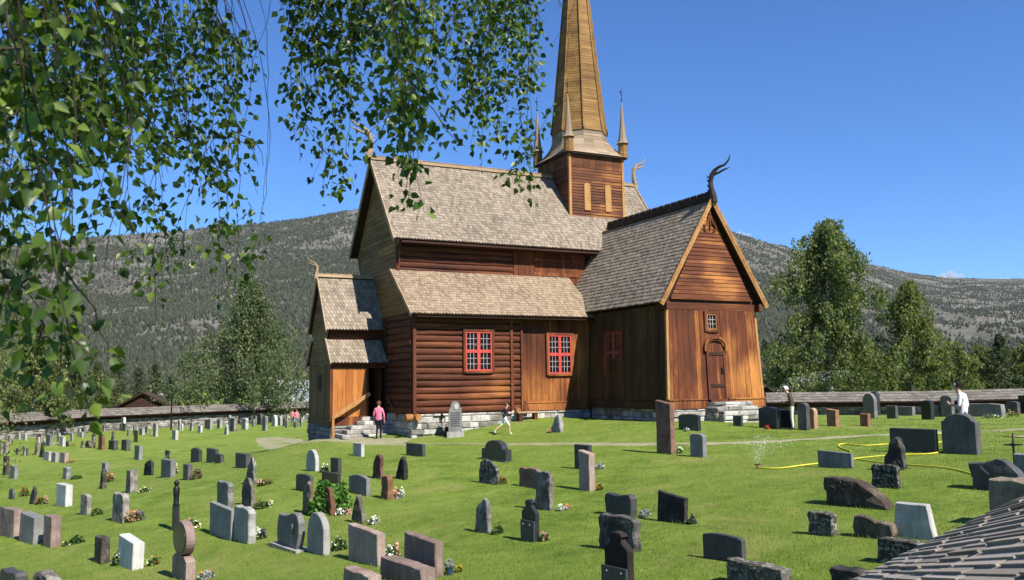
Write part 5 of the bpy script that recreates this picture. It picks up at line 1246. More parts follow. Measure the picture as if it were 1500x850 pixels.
# fillers seen as specks along the wall foot and behind the bank
fr=random.Random(21)
spots=[(34,645),(46,638),(88,630),(130,624),(143,622),(156,624),(195,620),(240,622),(272,614),(286,613),(312,606),(349,607),(427,613),(150,632)]
for q in range(46):
    x=fr.uniform(150,440) if q<32 else fr.uniform(2,150); y=(fr.uniform(613,628) if x>230 else fr.uniform(620,640)) if q<32 else fr.uniform(634,652)
    spots.append((x,y))
for k,(x,y) in enumerate(spots):
    w=fr.uniform(3.2,5.5); h=fr.uniform(8,13)
    G(x,x+w*.5,x+w,y-h,y+.5,fr.choice(['rect','arch','round']),fr.choice(['granite','pale','granite','rough']),'speck sized pale gravestone far off before the western wall','tiny gravestones far off',far=True,rough=0)

# longer unmown tufts against the feet of the stones
rt=np.random.default_rng(31); XS=[];YS=[]
for o in [q for q in COL.objects if q.get('category') in ('gravestone','memorial') and q.parent is None]:
    D=to_lat(o.location.x,o.location.y)[1]
    if D>34: continue
    tgt=o if o.type=='MESH' else next((c for c in o.children if c.type=='MESH'),None)
    if tgt is None: continue
    bb=[Vector(c) for c in tgt.bound_box]; x0,x1=min(c.x for c in bb),max(c.x for c in bb); y0,y1=min(c.y for c in bb),max(c.y for c in bb)
    m=int(70*(x1-x0+y1-y0)/.8); t=rt.random(m)*2*((x1-x0)+(y1-y0)); 
    lx=np.where(t<(x1-x0),x0+t,np.where(t<(x1-x0)+(y1-y0),x1,np.where(t<2*(x1-x0)+(y1-y0),x1-(t-(x1-x0)-(y1-y0)),x0)))
    ly=np.where(t<(x1-x0),y0,np.where(t<(x1-x0)+(y1-y0),y0+t-(x1-x0),np.where(t<2*(x1-x0)+(y1-y0),y1,y1-(t-2*(x1-x0)-(y1-y0)))))
    lx=lx+rt.normal(0,.025,m); ly=ly+rt.normal(0,.025,m); a=o.rotation_euler.z
    XS.append(o.location.x+lx*math.cos(a)-ly*math.sin(a)); YS.append(o.location.y+lx*math.sin(a)+ly*math.cos(a))
XS=np.concatenate(XS);YS=np.concatenate(YS); V,F=blades(XS,YS,rt.uniform(.03,.10,len(XS)),.006,rt)
tag(np_mesh('grass_tufts',V,F,M['blade'],np.clip(rt.normal(.4,.25,len(XS)),0,1)),'longer green grass left standing round the gravestones','grass',kind='stuff')
# ================================================================== GRAVE FLOWERS, BUSH, HOSE, SPRINKLER
M['herb']=leaf_mat('garden_foliage',(.02,.05,.012),(.045,.095,.02),(.10,.16,.035),.3)
M['silverherb']=leaf_mat('silvery_foliage',(.12,.14,.12),(.24,.26,.23),(.38,.40,.36),.2)
M['bushleaf']=leaf_mat('bush_foliage',(.02,.06,.01),(.06,.15,.02),(.14,.26,.04),.3)
FC={'orange':(.62,.16,.03),'red':(.5,.04,.03),'magenta':(.45,.04,.25),'purple':(.10,.05,.22),'white':(.75,.75,.70),'cream':(.70,.66,.42),'pink':(.62,.30,.26),'yellow':(.65,.45,.03),'lavender':(.22,.18,.33),'brown':(.16,.08,.04)}
for k,c in FC.items(): M['fl_'+k]=leaf_mat('blossom_'+k,tuple(q*.7 for q in c),c,tuple(min(1,q*1.25) for q in c),.25)
def quads(P,size,r,tilt=1.0,asp=1.0):
    n=len(P); N=r.normal(size=(n,3)); N[:,2]=np.abs(N[:,2])*tilt+.15; N/=np.linalg.norm(N,axis=1)[:,None]
    A=np.cross(N,r.normal(size=(n,3))); A/=np.linalg.norm(A,axis=1)[:,None]+1e-9; B=np.cross(N,A)
    s=size*r.uniform(.6,1.3,n)[:,None]; a=A*s*.5; b=B*s*.5*asp
    V=np.stack([P-a,P-b*.8+a*.1,P+a,P+b*.8+a*.1],1).reshape(-1,3); F=np.arange(n*4).reshape(n,4); return V,F
def flower(px,py,wpx,hpx,cols,label,leaf='herb',nl=220,nb=46,name='flower_clump',cat='flowers',group='flowers planted on the graves'):
    P,D=on_ground(px,py); s=D/FPX; w=wpx*s/2; h=max(.08,hpx*s); r=np.random.default_rng(int(px*13+py))
    e=empty(name,P,label,cat,group)
    n=nl; q=r.normal(size=(n,3)); q/=np.linalg.norm(q,axis=1)[:,None]; q*=r.uniform(.3,1,n)[:,None]**.5; q[:,2]=np.abs(q[:,2])
    V,F=quads(q*[w,w*.55,h*.85],.075,r); np_mesh('leaves',V,F,M[leaf],r.random(n),e)
    if cols:
        for k,c in enumerate(cols):
            n=nb; q=r.normal(size=(n,3)); q/=np.linalg.norm(q,axis=1)[:,None]; q[:,2]=np.abs(q[:,2])+.1; q*=r.uniform(.75,1.08,n)[:,None]
            if len(cols)>1: q[:,0]=q[:,0]*.55+(-.45+.9*k/(len(cols)-1))
            V,F=quads(q*[w,w*.6,h*.95],.06,r,1.5); np_mesh('blossoms',V,F,M['fl_'+c],r.random(n),e)
    return e
flower(198,763,30,14,['orange','pink','purple'],'mixed orange, pink and dark purple flowers right of the thick fieldstone',nb=60)
flower(288,702,17,18,['magenta'],'magenta flowering bush next to the narrow dark stone')
flower(36,727,15,15,['orange'],'round orange red flower clump near the left edge')
flower(61,739,17,13,['orange','pink'],'orange and salmon flowers at the foot of the slanting slate')
flower(162,706,12,14,['red','pink'],'red flowers beside the thin split fieldstone')
flower(213,721,18,8,['cream'],'low cream flowers beside the tapering stone',nl=120)
flower(281,775,24,16,['pink','cream'],'pink and yellow flowers behind the disc headed stone')
flower(174,828,19,26,['white'],'bushy plant with white flowers between brown pillar and leaning white stone',nl=320)
flower(225,828,20,13,['cream','orange'],'sparse cream flowers right of the leaning white stone',nl=90,nb=14)
flower(302,848,26,14,['orange'],'grey green plant with a few orange blooms by the disc headed stone','silverherb',nb=12)
flower(113,796,22,14,None,'dark green weedy plant right of the row of four')
flower(100,799,20,7,['cream'],'low dry plant at the foot of the pinkish chamfered stone',nb=10,nl=90)
flower(386,744,30,11,['brown','cream'],'brown and cream flower bed right of the rounded fieldstone')
flower(388,711,24,9,['pink','brown'],'dusty pink flower bed right of the lichen covered stone')
flower(381,790,17,17,['white','purple'],'white and dark purple flowers right of the rough pale stone')
flower(475,692,14,14,['white'],'white flowers right of the fully rounded grey stone')
flower(497,806,24,21,['white'],'leafy plant with small white flowers right of the pale rounded stone',nl=380,nb=20)
flower(548,768,18,13,['white'],'silvery white flowers right of the pointed fieldstone','silverherb')
flower(503,754,24,9,['white','pink'],'white and pinkish flowers right of the triangular stone')
flower(575,817,24,20,['white','pink'],'white and pink flowers between two broad granite stones',nl=320)
flower(584,730,18,15,['pink','white'],'pale pink flowers spilling off the broken stone','silverherb')
flower(736,709,13,10,['orange'],'small orange plant right of the speckled rough stone')
flower(826,747,22,8,['white','orange'],'grey white plants right of the striped fieldstone','silverherb')
flower(730,782,20,15,['brown'],'dry brownish plant right of the dark pointed slate',nl=150,nb=16)
flower(798,793,14,14,['pink'],'reddish plant at the right foot of the black finial stone')
flower(878,687,18,11,['white'],'silvery plant right of the grey square stone','silverherb',nb=10)
flower(879,718,8,13,['orange'],'single orange flower tuft right of the pinkish pillar',nl=60,nb=20)
flower(945,757,18,10,['lavender'],'grey lavender plant right of the wavy topped stone','silverherb',nb=16)
flower(1014,768,14,12,['purple'],'purple flowers beside the tilted dark stone')
flower(996,664,11,9,['white'],'small white flowers at the foot of the tallest pillar')
flower(1006,632,10,5,['white'],'white flowers before the black arched stone',nl=50,nb=30)
flower(808,634,14,6,['pink','brown'],'dry pinkish flowers left of the pale leaning stone')
flower(1124,629,9,6,['red'],'bright red flower before the broad black stone',nl=30,nb=40)
flower(1452,613,34,6,['pink','white'],'pink flowers along the foot of the wide grey stone at right')
flower(1484,611,24,10,['cream','red'],'cream and red flowers near the right edge')
flower(246,674,9,8,['white'],'small white flowers right of the small dark stone',nb=10,nl=60)
flower(257,694,9,14,['pink','cream'],'pink flowers right of the square grey stone')
flower(142,755,18,12,['brown'],'brown dry plant right of the curved shoulder stone',nb=20)
flower(112,702,18,7,['brown'],'dark low plant right of the stubby grey marker',nb=8)
flower(104,678,14,5,['orange'],'orange ground flowers right of the three blocks',nl=50)
flower(47,667,10,5,['pink'],'salmon flowers right of the small pair',nl=40,nb=30)
flower(82,652,12,4,['white'],'white ground flowers between two slanted stones',nl=30,nb=40)
flower(107,654,12,4,['orange'],'orange ground flowers right of the dark round stone',nl=40)
flower(218,638,12,6,['white'],'white flowers right of the pale square stone',nl=50)
flower(672,838,11,10,['yellow'],'yellow flowers right of the blue flower pot',nl=50,nb=24)
# flower pot
P,D=on_ground(658,842); s=D/FPX
e=empty('flower_pot',P,'dark blue flower pot with a grey plant beside the broad brown stone','flower pot'); M['pot']=plain('blue_glaze',(.02,.045,.09),.35,.5)
mb=MB(); mb.lathe([(5*s,0),(6.5*s,10*s),(7*s,10.5*s),(7*s,12*s),(6*s,12*s)],(0,0,0),14); mb.build('pot',M['pot'],e)
r=np.random.default_rng(5); q=r.normal(size=(140,3)); q/=np.linalg.norm(q,axis=1)[:,None]; q[:,2]=abs(q[:,2]); V,F=quads(q*[7*s,7*s,10*s]+[0,0,12*s],.05,r); np_mesh('plant',V,F,M['silverherb'],r.random(140),e)
# the green bush
P,D=on_ground(485,755); s=D/FPX; e=empty('bush',(P[0]+.1,P[1]+.6,P[2]),'round bright green leafy bush behind the triangular brown stone','bush')
r=np.random.default_rng(8); n=1500; q=r.normal(size=(n,3)); q/=np.linalg.norm(q,axis=1)[:,None]; q*=(r.uniform(.55,1.05,n)**.5)[:,None]; q[:,2]=np.abs(q[:,2]); q*=1+.2*np.sin(q[:,:1]*7)*np.sin(q[:,2:]*6)
V,F=quads(q*[34*s,30*s,44*s],.12,r,.8); np_mesh('leaves',V,F,M['bushleaf'],r.random(n),e)
mb=MB()
for k in range(9): a=k*.7; mb.tube([(0,0,-.05),(math.cos(a)*10*s,math.sin(a)*10*s,18*s),(math.cos(a)*24*s,math.sin(a)*22*s,34*s)],[.015,.01,.004],5)
mb.build('stems',M['rust'],e)
# hose
def smooth_path(px,lift=.025,n=6):
    P=[on_ground(x,y)[0] for x,y in px]; Q=[]
    for i in range(len(P)-1):
        p0,p1,p2,p3=P[max(i-1,0)],P[i],P[i+1],P[min(i+2,len(P)-1)]
        for k in range(n):
            t=k/n; Q.append(.5*((2*p1)+(-p0+p2)*t+(2*p0-5*p1+4*p2-p3)*t*t+(-p0+3*p1-3*p2+p3)*t**3))
    Q.append(P[-1])
    return [(q[0],q[1],gz(q[0],q[1])+lift) for q in Q]
mb=MB(); mb.tube(smooth_path([(1112,686.5),(1130,687.5),(1150,686.5),(1180,682.5),(1215,678.5),(1251,673.5),(1290,669.5),(1330,667.5),(1373,664.5),(1402,656),(1395,648),(1373,649.5),(1300,652),(1265,654),(1240,651.5),(1229,653),(1232,657.5),(1246,662.5)]),.021,7)
tag(mb.build('garden_hose',M['hose']),'long yellow garden hose looping from the sprinkler behind the low grey slab','hose')
mb=MB(); mb.tube(smooth_path([(1256,673.8),(1285,678),(1326,682),(1370,685),(1400,689.5),(1428,696.5),(1460,703)]),.017,7)
tag(mb.build('garden_hose',M['hose']),'thin yellow hose running to the dark wavy topped stone','hose')
mb=MB(); mb.tube(smooth_path([(1345,638.5),(1373,636.5),(1390,635),(1420,634)]),.018,7)
tag(mb.build('garden_hose',M['hose']),'short visible length of yellow hose behind the large shouldered stone','hose')
P,D=on_ground(1110,686); s=D/FPX
e=empty('sprinkler',P,'small lawn sprinkler head at the end of the yellow hose','sprinkler'); mb=MB(); mb.tube([(0,0,-.02),(0,0,.1)],.03,8); mb.build('stand',M['rust'],e); mb=MB(); mb.tube([(-.09,0,.1),(.09,0,.1)],.018,6); mb.build('spray_bar',M['iron'],e)
def spray(name,P,hgt,spread,n,label,lean=(0,0),size=.012,seed=1):
    r=np.random.default_rng(seed); t=r.random(n)**.8; a=r.uniform(0,6.283,n); k=r.uniform(.15,1,n)
    v=np.stack([np.cos(a)*spread*k*t+lean[0]*t,np.sin(a)*spread*k*t+lean[1]*t,hgt*(t*1.6-.75*t*t)*(1.15-.45*k)],1)+[0,0,.1]
    V,F=quads(v,size,r,1,3.0); o=np_mesh(name,V,F,M['water'],r.random(n),None,P); tag(o,label,'water spray',kind='stuff')
t=NT('water_droplets'); b1=t.add('ShaderNodeBsdfTransparent'); b2=t.add('ShaderNodeBsdfDiffuse'); b2.inputs[0].default_value=(.85,.88,.9,1); mx=t.add('ShaderNodeMixShader'); mx.inputs[0].default_value=.3; t.link(b1.outputs[0],mx.inputs[1]); t.link(b2.outputs[0],mx.inputs[2]); t.link(mx.outputs[0],t.out.inputs[0]); M['water']=t.mat
spray('water_spray',P,.85,.95,700,'white fan of water thrown up by the lawn sprinkler',lean=(.35,.1),size=.015)
P2=lat(13.5,46); P2[2]=gz(P2[0],P2[1])+1.2
spray('water_spray',P2,1.3,2.6,700,'faint arc of water behind the old man',lean=(3.0,-1.4),size=.028,seed=4)
# ================================================================== PEOPLE
M['skin']=plain('skin',(.50,.28,.20),.55,.3,0,.06)
def cloth(n,c): M[n]=plain(n,c,.85,.1,0,.12); return M[n]
for n,c in (('pink_knit',(.62,.16,.24)),('black_cloth',(.012,.012,.014)),('olive_cloth',(.06,.055,.035)),('cream_cloth',(.55,.52,.44)),('light_shirt',(.62,.58,.58)),('navy_cloth',(.03,.035,.06)),('blue_cloth',(.06,.14,.19)),('coral_cloth',(.45,.17,.14)),('print_cloth',(.04,.03,.05)),('white_cloth',(.7,.7,.7)),('grey_hair',(.55,.52,.5)),('black_hair',(.012,.010,.009)),('brown_hair',(.10,.045,.02)),('white_shoe',(.6,.62,.5)),('dark_shoe',(.02,.02,.02))): cloth(n,c)
BASE=dict(pelvis=(0,0,.95),waist=(0,0,1.1),chest=(0,0,1.32),neck=(0,-.005,1.47),chin=(0,.015,1.55),head=(0,.02,1.635),crown=(0,.01,1.71))
for s,n in ((-1,'l'),(1,'r')):
    BASE.update({n+'sh':(s*.165,0,1.40),n+'el':(s*.225,-.03,1.13),n+'wr':(s*.235,.04,.89),n+'ha':(s*.235,.06,.82),n+'hip':(s*.085,0,.9),n+'kn':(s*.095,.015,.50),n+'an':(s*.10,-.02,.09),n+'to':(s*.11,.13,.035)})
RAD=dict(pelvis=.135,waist=.12,chest=.145,neck=.055,chin=.066,head=.088,crown=.062,sh=.066,el=.045,wr=.032,ha=.036,hip=.09,kn=.06,an=.043,to=.036)
BON=[('pelvis','waist','T'),('waist','chest','T'),('chest','neck','T'),('neck','chin','S'),('chin','head','S'),('head','crown','S')]
for n in 'lr': BON+=[('chest',n+'sh','T'),(n+'sh',n+'el','A'),(n+'el',n+'wr','F'),(n+'wr',n+'ha','S'),('pelvis',n+'hip','L'),(n+'hip',n+'kn','L'),(n+'kn',n+'an','C'),(n+'an',n+'to','B')]
def person(P,az,H,pose,mats,hair,label,group=None,belly=1.0,longhair=False,torso_hem=.93):
    J={k:Vector(v) for k,v in BASE.items()}; J.update({k:Vector(v) for k,v in pose.items()}); k=H/1.76
    for n in 'lr':
        d=(J[n+'ha']-J[n+'wr']).normalized(); side=Vector((1 if n=='l' else -1,0,0)); fw=d.cross(side).normalized()
        if n+'sh' in J:
            for i in range(4):
                o=fw*(-.026+.0175*i); ln=(.062,.072,.068,.052)[i]
                J[f'{n}f{i}a']=J[n+'ha']+o+d*.045; J[f'{n}f{i}b']=J[n+'ha']+o*1.1+d*(.045+ln*.8)+side*.018
            J[n+'tha']=J[n+'ha']+fw*.04+d*.0+side*.012; J[n+'thb']=J[n+'ha']+fw*.055+d*.045+side*.025
    bones=list(BON)
    for n in 'lr':
        for i in range(4): bones+=[(n+'ha',f'{n}f{i}a','S'),(f'{n}f{i}a',f'{n}f{i}b','S')]
        bones+=[(n+'ha',n+'tha','S'),(n+'tha',n+'thb','S')]
    J['nose']=J['head']+(J['chin']-J['head'])*.25+Vector((0,.098,0)); bones.append(('head','nose','S'))
    names=list(J); idx={a:i for i,a in enumerate(names)}
    me=bpy.data.meshes.new('person_skeleton'); me.from_pydata([J[a]*k for a in names],[(idx[a],idx[b]) for a,b,_ in bones],[]); me.update()
    o=bpy.data.objects.new('person',me); COL.objects.link(o)
    md=o.modifiers.new('Skin','SKIN'); md.use_smooth_shade=True; sb=o.modifiers.new('Sub','SUBSURF'); sb.levels=1; sb.render_levels=1
    for a in names:
        v=me.skin_vertices[0].data[idx[a]]; key=a if a in RAD else (a[1:] if a[1:] in RAD else None)
        r=RAD[key] if key else (.017 if a=='nose' else .0095)
        f=belly if key in('waist','pelvis','chest') else 1
        v.radius=(r*k*f*(1.15 if key in('chest','pelvis','waist') else 1),r*k*f*(.85 if key in('chest','waist') else 1)); v.use_root=(a=='pelvis')
    bpy.context.view_layer.update()
    dg=bpy.context.evaluated_depsgraph_get(); nm=bpy.data.meshes.new_from_object(o.evaluated_get(dg)); o.modifiers.clear(); o.data=nm; nm.name='person'
    nm.materials.clear(); slots=[]
    for key in 'TAFSLCB': nm.materials.append(M[mats[key]]); slots.append(key)
    seg=[(J[a]*k,J[b]*k,c) for a,b,c in bones]
    for p in nm.polygons:
        c=p.center; best=None
        for a,b,t in seg:
            ab=b-a; u=max(0,min(1,(c-a).dot(ab)/max(ab.length_squared,1e-9))); d=(c-a-ab*u).length
            if best is None or d<best[0]: best=(d,t)
        t=best[1]
        if t in 'L' and c.z>torso_hem*k: t='T'
        if t=='T' and c.z<torso_hem*k: t='L'
        p.material_index=slots.index(t); p.use_smooth=True
    o.location=Vector(P); o.rotation_euler=(0,0,-az); tag(o,label,'person',group)
    # hair
    import bmesh
    bm=bmesh.new(); hd=(J['head']*.55+J['crown']*.45)*k+Vector((0,-.012,.0))*k
    bmesh.ops.create_icosphere(bm,subdivisions=3,radius=.112*k)
    ax=(J['crown']-J['chin']).normalized(); q=Vector((0,0,1)).rotation_difference(ax).to_matrix().to_4x4()
    for v in bm.verts:
        v.co.z*=1.05; n=1+.07*mnoise.noise(v.co*22)
        v.co*=n
        if longhair and v.co.z<0 and v.co.y<.02: v.co.z*=2.0; v.co.y-=.02
    cut=[v for v in bm.verts if (v.co.y>.035*k and v.co.z<.055*k) or (v.co.z<-.06*k and not (longhair and v.co.y<.02))]
    bmesh.ops.delete(bm,geom=cut,context='VERTS'); bm.transform(Matrix.Translation(hd)@q)
    hm=bpy.data.meshes.new('hair'); bm.to_mesh(hm); bm.free(); hm.materials.append(M[hair]); hm.polygons.foreach_set('use_smooth',[True]*len(hm.polygons))
    ho=bpy.data.objects.new('hair',hm); COL.objects.link(ho); ho.parent=o
    for s in (-1,1):
        mb=MB(); c=(J['head']*.85+J['chin']*.15)*k; mb.lathe([(.001,-.012),(.011,0),(.001,.012)],(c.x+s*.034*k,c.y+.083*k,c.z),8); mb.build('eye',M['black'],o)
    return o
vaz=lambda px:YAW+math.atan((px-750)/FPX)
P=np.array([-1.25,.95,gz(-1.25,.95)])
person(P,vaz(553)+.25,1.66,dict(lel=(-.25,.0,1.12),lwr=(-.2,.14,.98),lha=(-.18,.2,.95),rel=(.26,-.02,1.12),rwr=(.25,.05,.88),rha=(.25,.08,.81),lkn=(-.08,.05,.5),rto=(.12,.12,.03)),
 dict(T='pink_knit',A='pink_knit',F='pink_knit',S='skin',L='black_cloth',C='black_cloth',B='dark_shoe'),'brown_hair','woman in pink jumper and black trousers standing before the church steps',belly=1.12,torso_hem=.9)
P,_=on_ground(739,637.5)
person(P,vaz(740)+R(82),1.38,dict(pelvis=(0,0,.93),waist=(0,.03,1.08),chest=(0,.08,1.3),neck=(0,.11,1.45),chin=(0,.14,1.53),head=(0,.15,1.62),crown=(0,.14,1.7),lsh=(-.16,.08,1.39),rsh=(.16,.08,1.39),lel=(-.22,-.14,1.2),lwr=(-.2,-.03,1.02),lha=(-.19,.03,1.0),rel=(.22,.2,1.16),rwr=(.18,.4,1.24),rha=(.17,.46,1.28),
 lkn=(-.09,-.14,.55),lan=(-.1,-.52,.26),lto=(-.1,-.5,.1),lhip=(-.08,-.02,.88),rkn=(.09,.26,.55),ran=(.1,.28,.12),rto=(.1,.42,.05)),
 dict(T='print_cloth',A='print_cloth',F='skin',S='skin',L='white_cloth',C='skin',B='white_shoe'),'brown_hair','child in dark top and white shorts running along the church wall',torso_hem=.95)
P,_=on_ground(1161.5,630)
person(P,vaz(1160)-R(88),1.68,dict(chest=(0,.06,1.3),neck=(0,.12,1.43),chin=(0,.19,1.49),head=(0,.215,1.57),crown=(0,.22,1.65),lsh=(-.16,.07,1.38),rsh=(.16,.07,1.38),lel=(-.24,.02,1.12),lwr=(-.14,.24,1.10),lha=(-.1,.31,1.11),rel=(.24,.02,1.12),rwr=(.14,.24,1.07),rha=(.1,.31,1.08)),
 dict(T='olive_cloth',A='olive_cloth',F='olive_cloth',S='skin',L='cream_cloth',C='cream_cloth',B='dark_shoe'),'grey_hair','white haired old man in olive jacket and cream trousers looking down at his hands',belly=1.1)
b=lat(24*(1408-750)/FPX,24.2); b[2]=gz(b[0],b[1])
person(b,vaz(1405)-R(75),1.84,dict(chest=(0,.05,1.32),neck=(0,.07,1.46),chin=(0,.11,1.54),head=(0,.12,1.62),crown=(0,.10,1.7),lel=(-.23,.04,1.12),lwr=(-.12,.27,1.16),lha=(-.07,.33,1.2),rel=(.23,-.05,1.12),rwr=(.22,.08,.92),rha=(.21,.12,.85),lkn=(-.09,.16,.52),lan=(-.1,.2,.1),lto=(-.1,.34,.05),rkn=(.09,-.04,.5),ran=(.1,-.3,.16),rto=(.1,-.2,.05)),
 dict(T='light_shirt',A='light_shirt',F='skin',S='skin',L='navy_cloth',C='navy_cloth',B='dark_shoe'),'black_hair','black haired man in a light shirt and dark trousers walking behind the largest gravestone',torso_hem=.96)
for px,mats,hr,lb in ((428.5,dict(T='coral_cloth',A='coral_cloth',F='skin',S='skin',L='blue_cloth',C='blue_cloth',B='dark_shoe'),'brown_hair','tiny far figure in coral top and blue trousers, left one of the couple'),
    (434.5,dict(T='pink_knit',A='pink_knit',F='skin',S='skin',L='blue_cloth',C='blue_cloth',B='dark_shoe'),'black_hair','tiny far figure in pinkish top, right one of the couple by the porch')):
    P,_=on_ground(px,624.5); person(P,vaz(px)+(.2 if px<430 else 2.8),1.68,{},mats,hr,lb)
# ================================================================== TREES
M['birchbark']=stone_mat('birch_bark',(.05,.045,.04),(.42,.40,.36),(.62,.60,.55),3,0,.8,.2,.3)
M['limbbark']=stone_mat('birch_limb_bark',(.03,.026,.022),(.10,.09,.08),(.30,.28,.25),3,0,.8,.2,.3)
M['pinebark']=stone_mat('pine_bark',(.06,.035,.022),(.13,.075,.045),(.22,.13,.08),4)
M['twig']=plain('birch_twig',(.045,.028,.022),.8,.15)
M['birchleaf_a']=leaf_mat('birch_foliage',(.046,.064,.020),(.105,.132,.043),(.20,.225,.082),.42)
M['birchleaf_b']=leaf_mat('birch_foliage_yellowish',(.055,.07,.02),(.12,.14,.042),(.22,.235,.085),.42)
M['weepleaf']=leaf_mat('weeping_birch_foliage',(.045,.062,.026),(.10,.128,.055),(.19,.215,.10),.42)
M['pineleaf']=leaf_mat('pine_foliage',(.026,.04,.016),(.055,.075,.03),(.10,.115,.048),.2)
M['bushgrey']=leaf_mat('willow_foliage',(.045,.06,.024),(.085,.105,.042),(.14,.16,.07),.3)
def birch(name,label,base,h,rad,nleaf,size,prof,seed,leafm,group=None,droop=1.6,nl=64,trunk_r=.2,lean=(0,0),bark='birchbark',zmin=.12):
    r=np.random.default_rng(seed); base=np.array(base,float); root=empty(name,base,label,'tree',group)
    ts=[(lean[0]*t+.12*math.sin(3*t+seed)*t*h*.06,lean[1]*t+.1*math.cos(2.3*t+seed)*t*h*.06,h*t*.985-.3*(t==0)) for t in np.linspace(0,1,9)]
    mb=MB(); mb.tone=.7; mb.tube(ts,[trunk_r*(1-.93*t) for t in np.linspace(0,1,9)],8); trunk=mb.build('trunk',M[bark],root,True)
    mb=MB(); mb.tone=.35; LP=[]
    for i in range(nl):
        t=zmin+(1-zmin)*(i+r.random())/nl*.985; z0=t*h; a=i*2.39996+r.normal()*.35
        L=rad*float(np.interp(t,prof[0],prof[1]))*r.uniform(.45,1.28); el=math.radians(r.uniform(15,50)+25*t)
        c=np.array([np.interp(t,np.linspace(0,1,9),[q[0] for q in ts]),np.interp(t,np.linspace(0,1,9),[q[1] for q in ts]),z0])
        pts=[c]; n=7
        for k in range(1,n+1):
            u=k/n; pts.append(c+np.array([math.cos(a),math.sin(a),0])*L*u+np.array([0,0,math.tan(el)*L*(u-.75*u*u)*.75-droop*.22*u**3])+r.normal(size=3)*.03*L*u)
        mb.tube(pts,[max(.008,trunk_r*.24*(1-t)*(1-.95*k/n)+.005) for k in range(n+1)],5,False); LP.append(np.array(pts))
    mb.build('limbs',M['limbbark'] if bark=='birchbark' else M[bark],trunk)
    # hanging strands of leaves from every limb
    per=nleaf//nl; P=[]; clump=[]
    for pts in LP:
        ns=max(4,per//26); m=per//ns
        for s in range(ns):
            u=r.random()**.55*1.04; u=min(u,.999); k=min(int(u*7),6); f=u*7-k; q=pts[k]*(1-f)+pts[k+1]*f
            q=q+r.normal(size=3)*[.28,.28,.2]*rad*.16
            ln=droop*r.uniform(.35,1.15); w=r.random(m)
            d=np.stack([r.normal(0,.10+.05*ln,m)+w*r.normal()*.25,r.normal(0,.10+.05*ln,m)+w*r.normal()*.25,-w*ln+r.normal(0,.1,m)],1)
            P.append(q+d); clump.append(np.clip(np.full(m,r.normal(.48,.2))+r.normal(0,.13,m),0,1))
    P=np.concatenate(P); tn=np.concatenate(clump); ok=P[:,2]>h*.035; P=P[ok]; tn=tn[ok]
    n=len(P); a=r.uniform(0,6.283,n); wv=np.stack([np.cos(a),np.sin(a),r.normal(0,.25,n)],1); dn=np.stack([r.normal(0,.45,n),r.normal(0,.45,n),-np.ones(n)],1); dn/=np.linalg.norm(dn,axis=1)[:,None]
    sz=size*r.uniform(.6,1.3,n)[:,None]; wv=wv*sz*.42; dn=dn*sz*1.15
    V=np.stack([P,P+dn*.45+wv,P+dn,P+dn*.5-wv],1).reshape(-1,3); F=np.arange(n*4).reshape(n,4)
    np_mesh('crown',V,F,M[leafm],tn,root); return root
def conifer(name,label,base,h,rad,n,seed,group=None,leafm='pineleaf'):
    r=np.random.default_rng(seed); root=empty(name,base,label,'tree',group)
    mb=MB(); mb.tone=.5; mb.tube([(0,0,-.3),(0,0,h*.5),(0,0,h*.97)],[h*.018,h*.012,.02],7); mb.build('trunk',M['pinebark'],root)
    P=[];T=[]; nb=int(h*9)
    for i in range(nb):
        t=.10+.88*(i+r.random())/nb; L=rad*(1-t)**.8*r.uniform(.55,1.15)*min(1,.45+t*3); a=i*2.39996+r.normal()*.3; m=n//nb; u=r.random(m)**.7
        q=np.stack([math.cos(a)*L*u,math.sin(a)*L*u,t*h+L*(.12-.35*u)+r.normal(0,.09,m)],1)+r.normal(size=(m,3))*[.13,.13,.05]*(1+L*.25); P.append(q); T.append(np.clip(r.normal(.45,.18)+r.normal(0,.12,m),0,1))
    P=np.concatenate(P); V,F=quads(P,.24,r,.8,.7); np_mesh('crown',V,F,M[leafm],np.concatenate(T),root); return root
def tree_at(px,D,ytop,yfoot=None):
    X=D*(px-750)/FPX; b=lat(X,D); z=gz(b[0],b[1]); b[2]=z; top=at_depth(px,ytop,D*math.cos(PITCH)/1.0)[2]; return b,top-z
pw=([0,.12,.22,.4,.6,.8,.93,1],[.55,.9,1.0,.92,.72,.45,.25,.06])
pc=([0,.1,.25,.45,.65,.85,1],[.5,.85,1.0,.9,.7,.42,.08])
b,h=tree_at(1212,76,311); birch('birch_tree','tall full birch right of the church, highest tree in the picture',b,h,5.4,38000,.22,([0,.1,.25,.45,.62,.8,.92,1],[.75,1.0,1.02,.88,.78,.55,.3,.06]),11,'birchleaf_a',None,2.1,80,.26,(.3,0))
b,h=tree_at(1332,84,406); birch('birch_tree','smaller birch with a thin pointed top right of the highest tree',b,h,3.9,17000,.22,([0,.15,.35,.6,.85,1],[.7,1,.95,.68,.35,.08]),12,'birchleaf_b',None,1.4,60,.2)
b,h=tree_at(366,103,402); birch('birch_tree','broad weeping birch left of the church by the western wall',b,h,9.6,36000,.26,([0,.12,.3,.44,.54,.65,.8,1],[.9,1.0,1.0,.9,.58,.34,.22,.05]),13,'weepleaf',None,3.4,84,.34)
b,h=tree_at(50,80,488); birch('birch_tree','leafy birch with a white trunk before the western wall at far left',b,h,3.7,12000,.24,pc,14,'birchleaf_b',None,1.3,50,.2)
b,h=tree_at(-18,92,470); birch('birch_tree','birch cut by the left picture edge behind the wall',b,h,4.2,9000,.26,pc,15,'birchleaf_b',None,1.3,50,.2)
b,h=tree_at(98,108,497); birch('birch_tree','rounded birch between the white trunked birch and the pines at left',b,h,4.0,9000,.26,pc,16,'birchleaf_a',None,1.2,50,.2)
g2='trees beyond the churchyard wall'
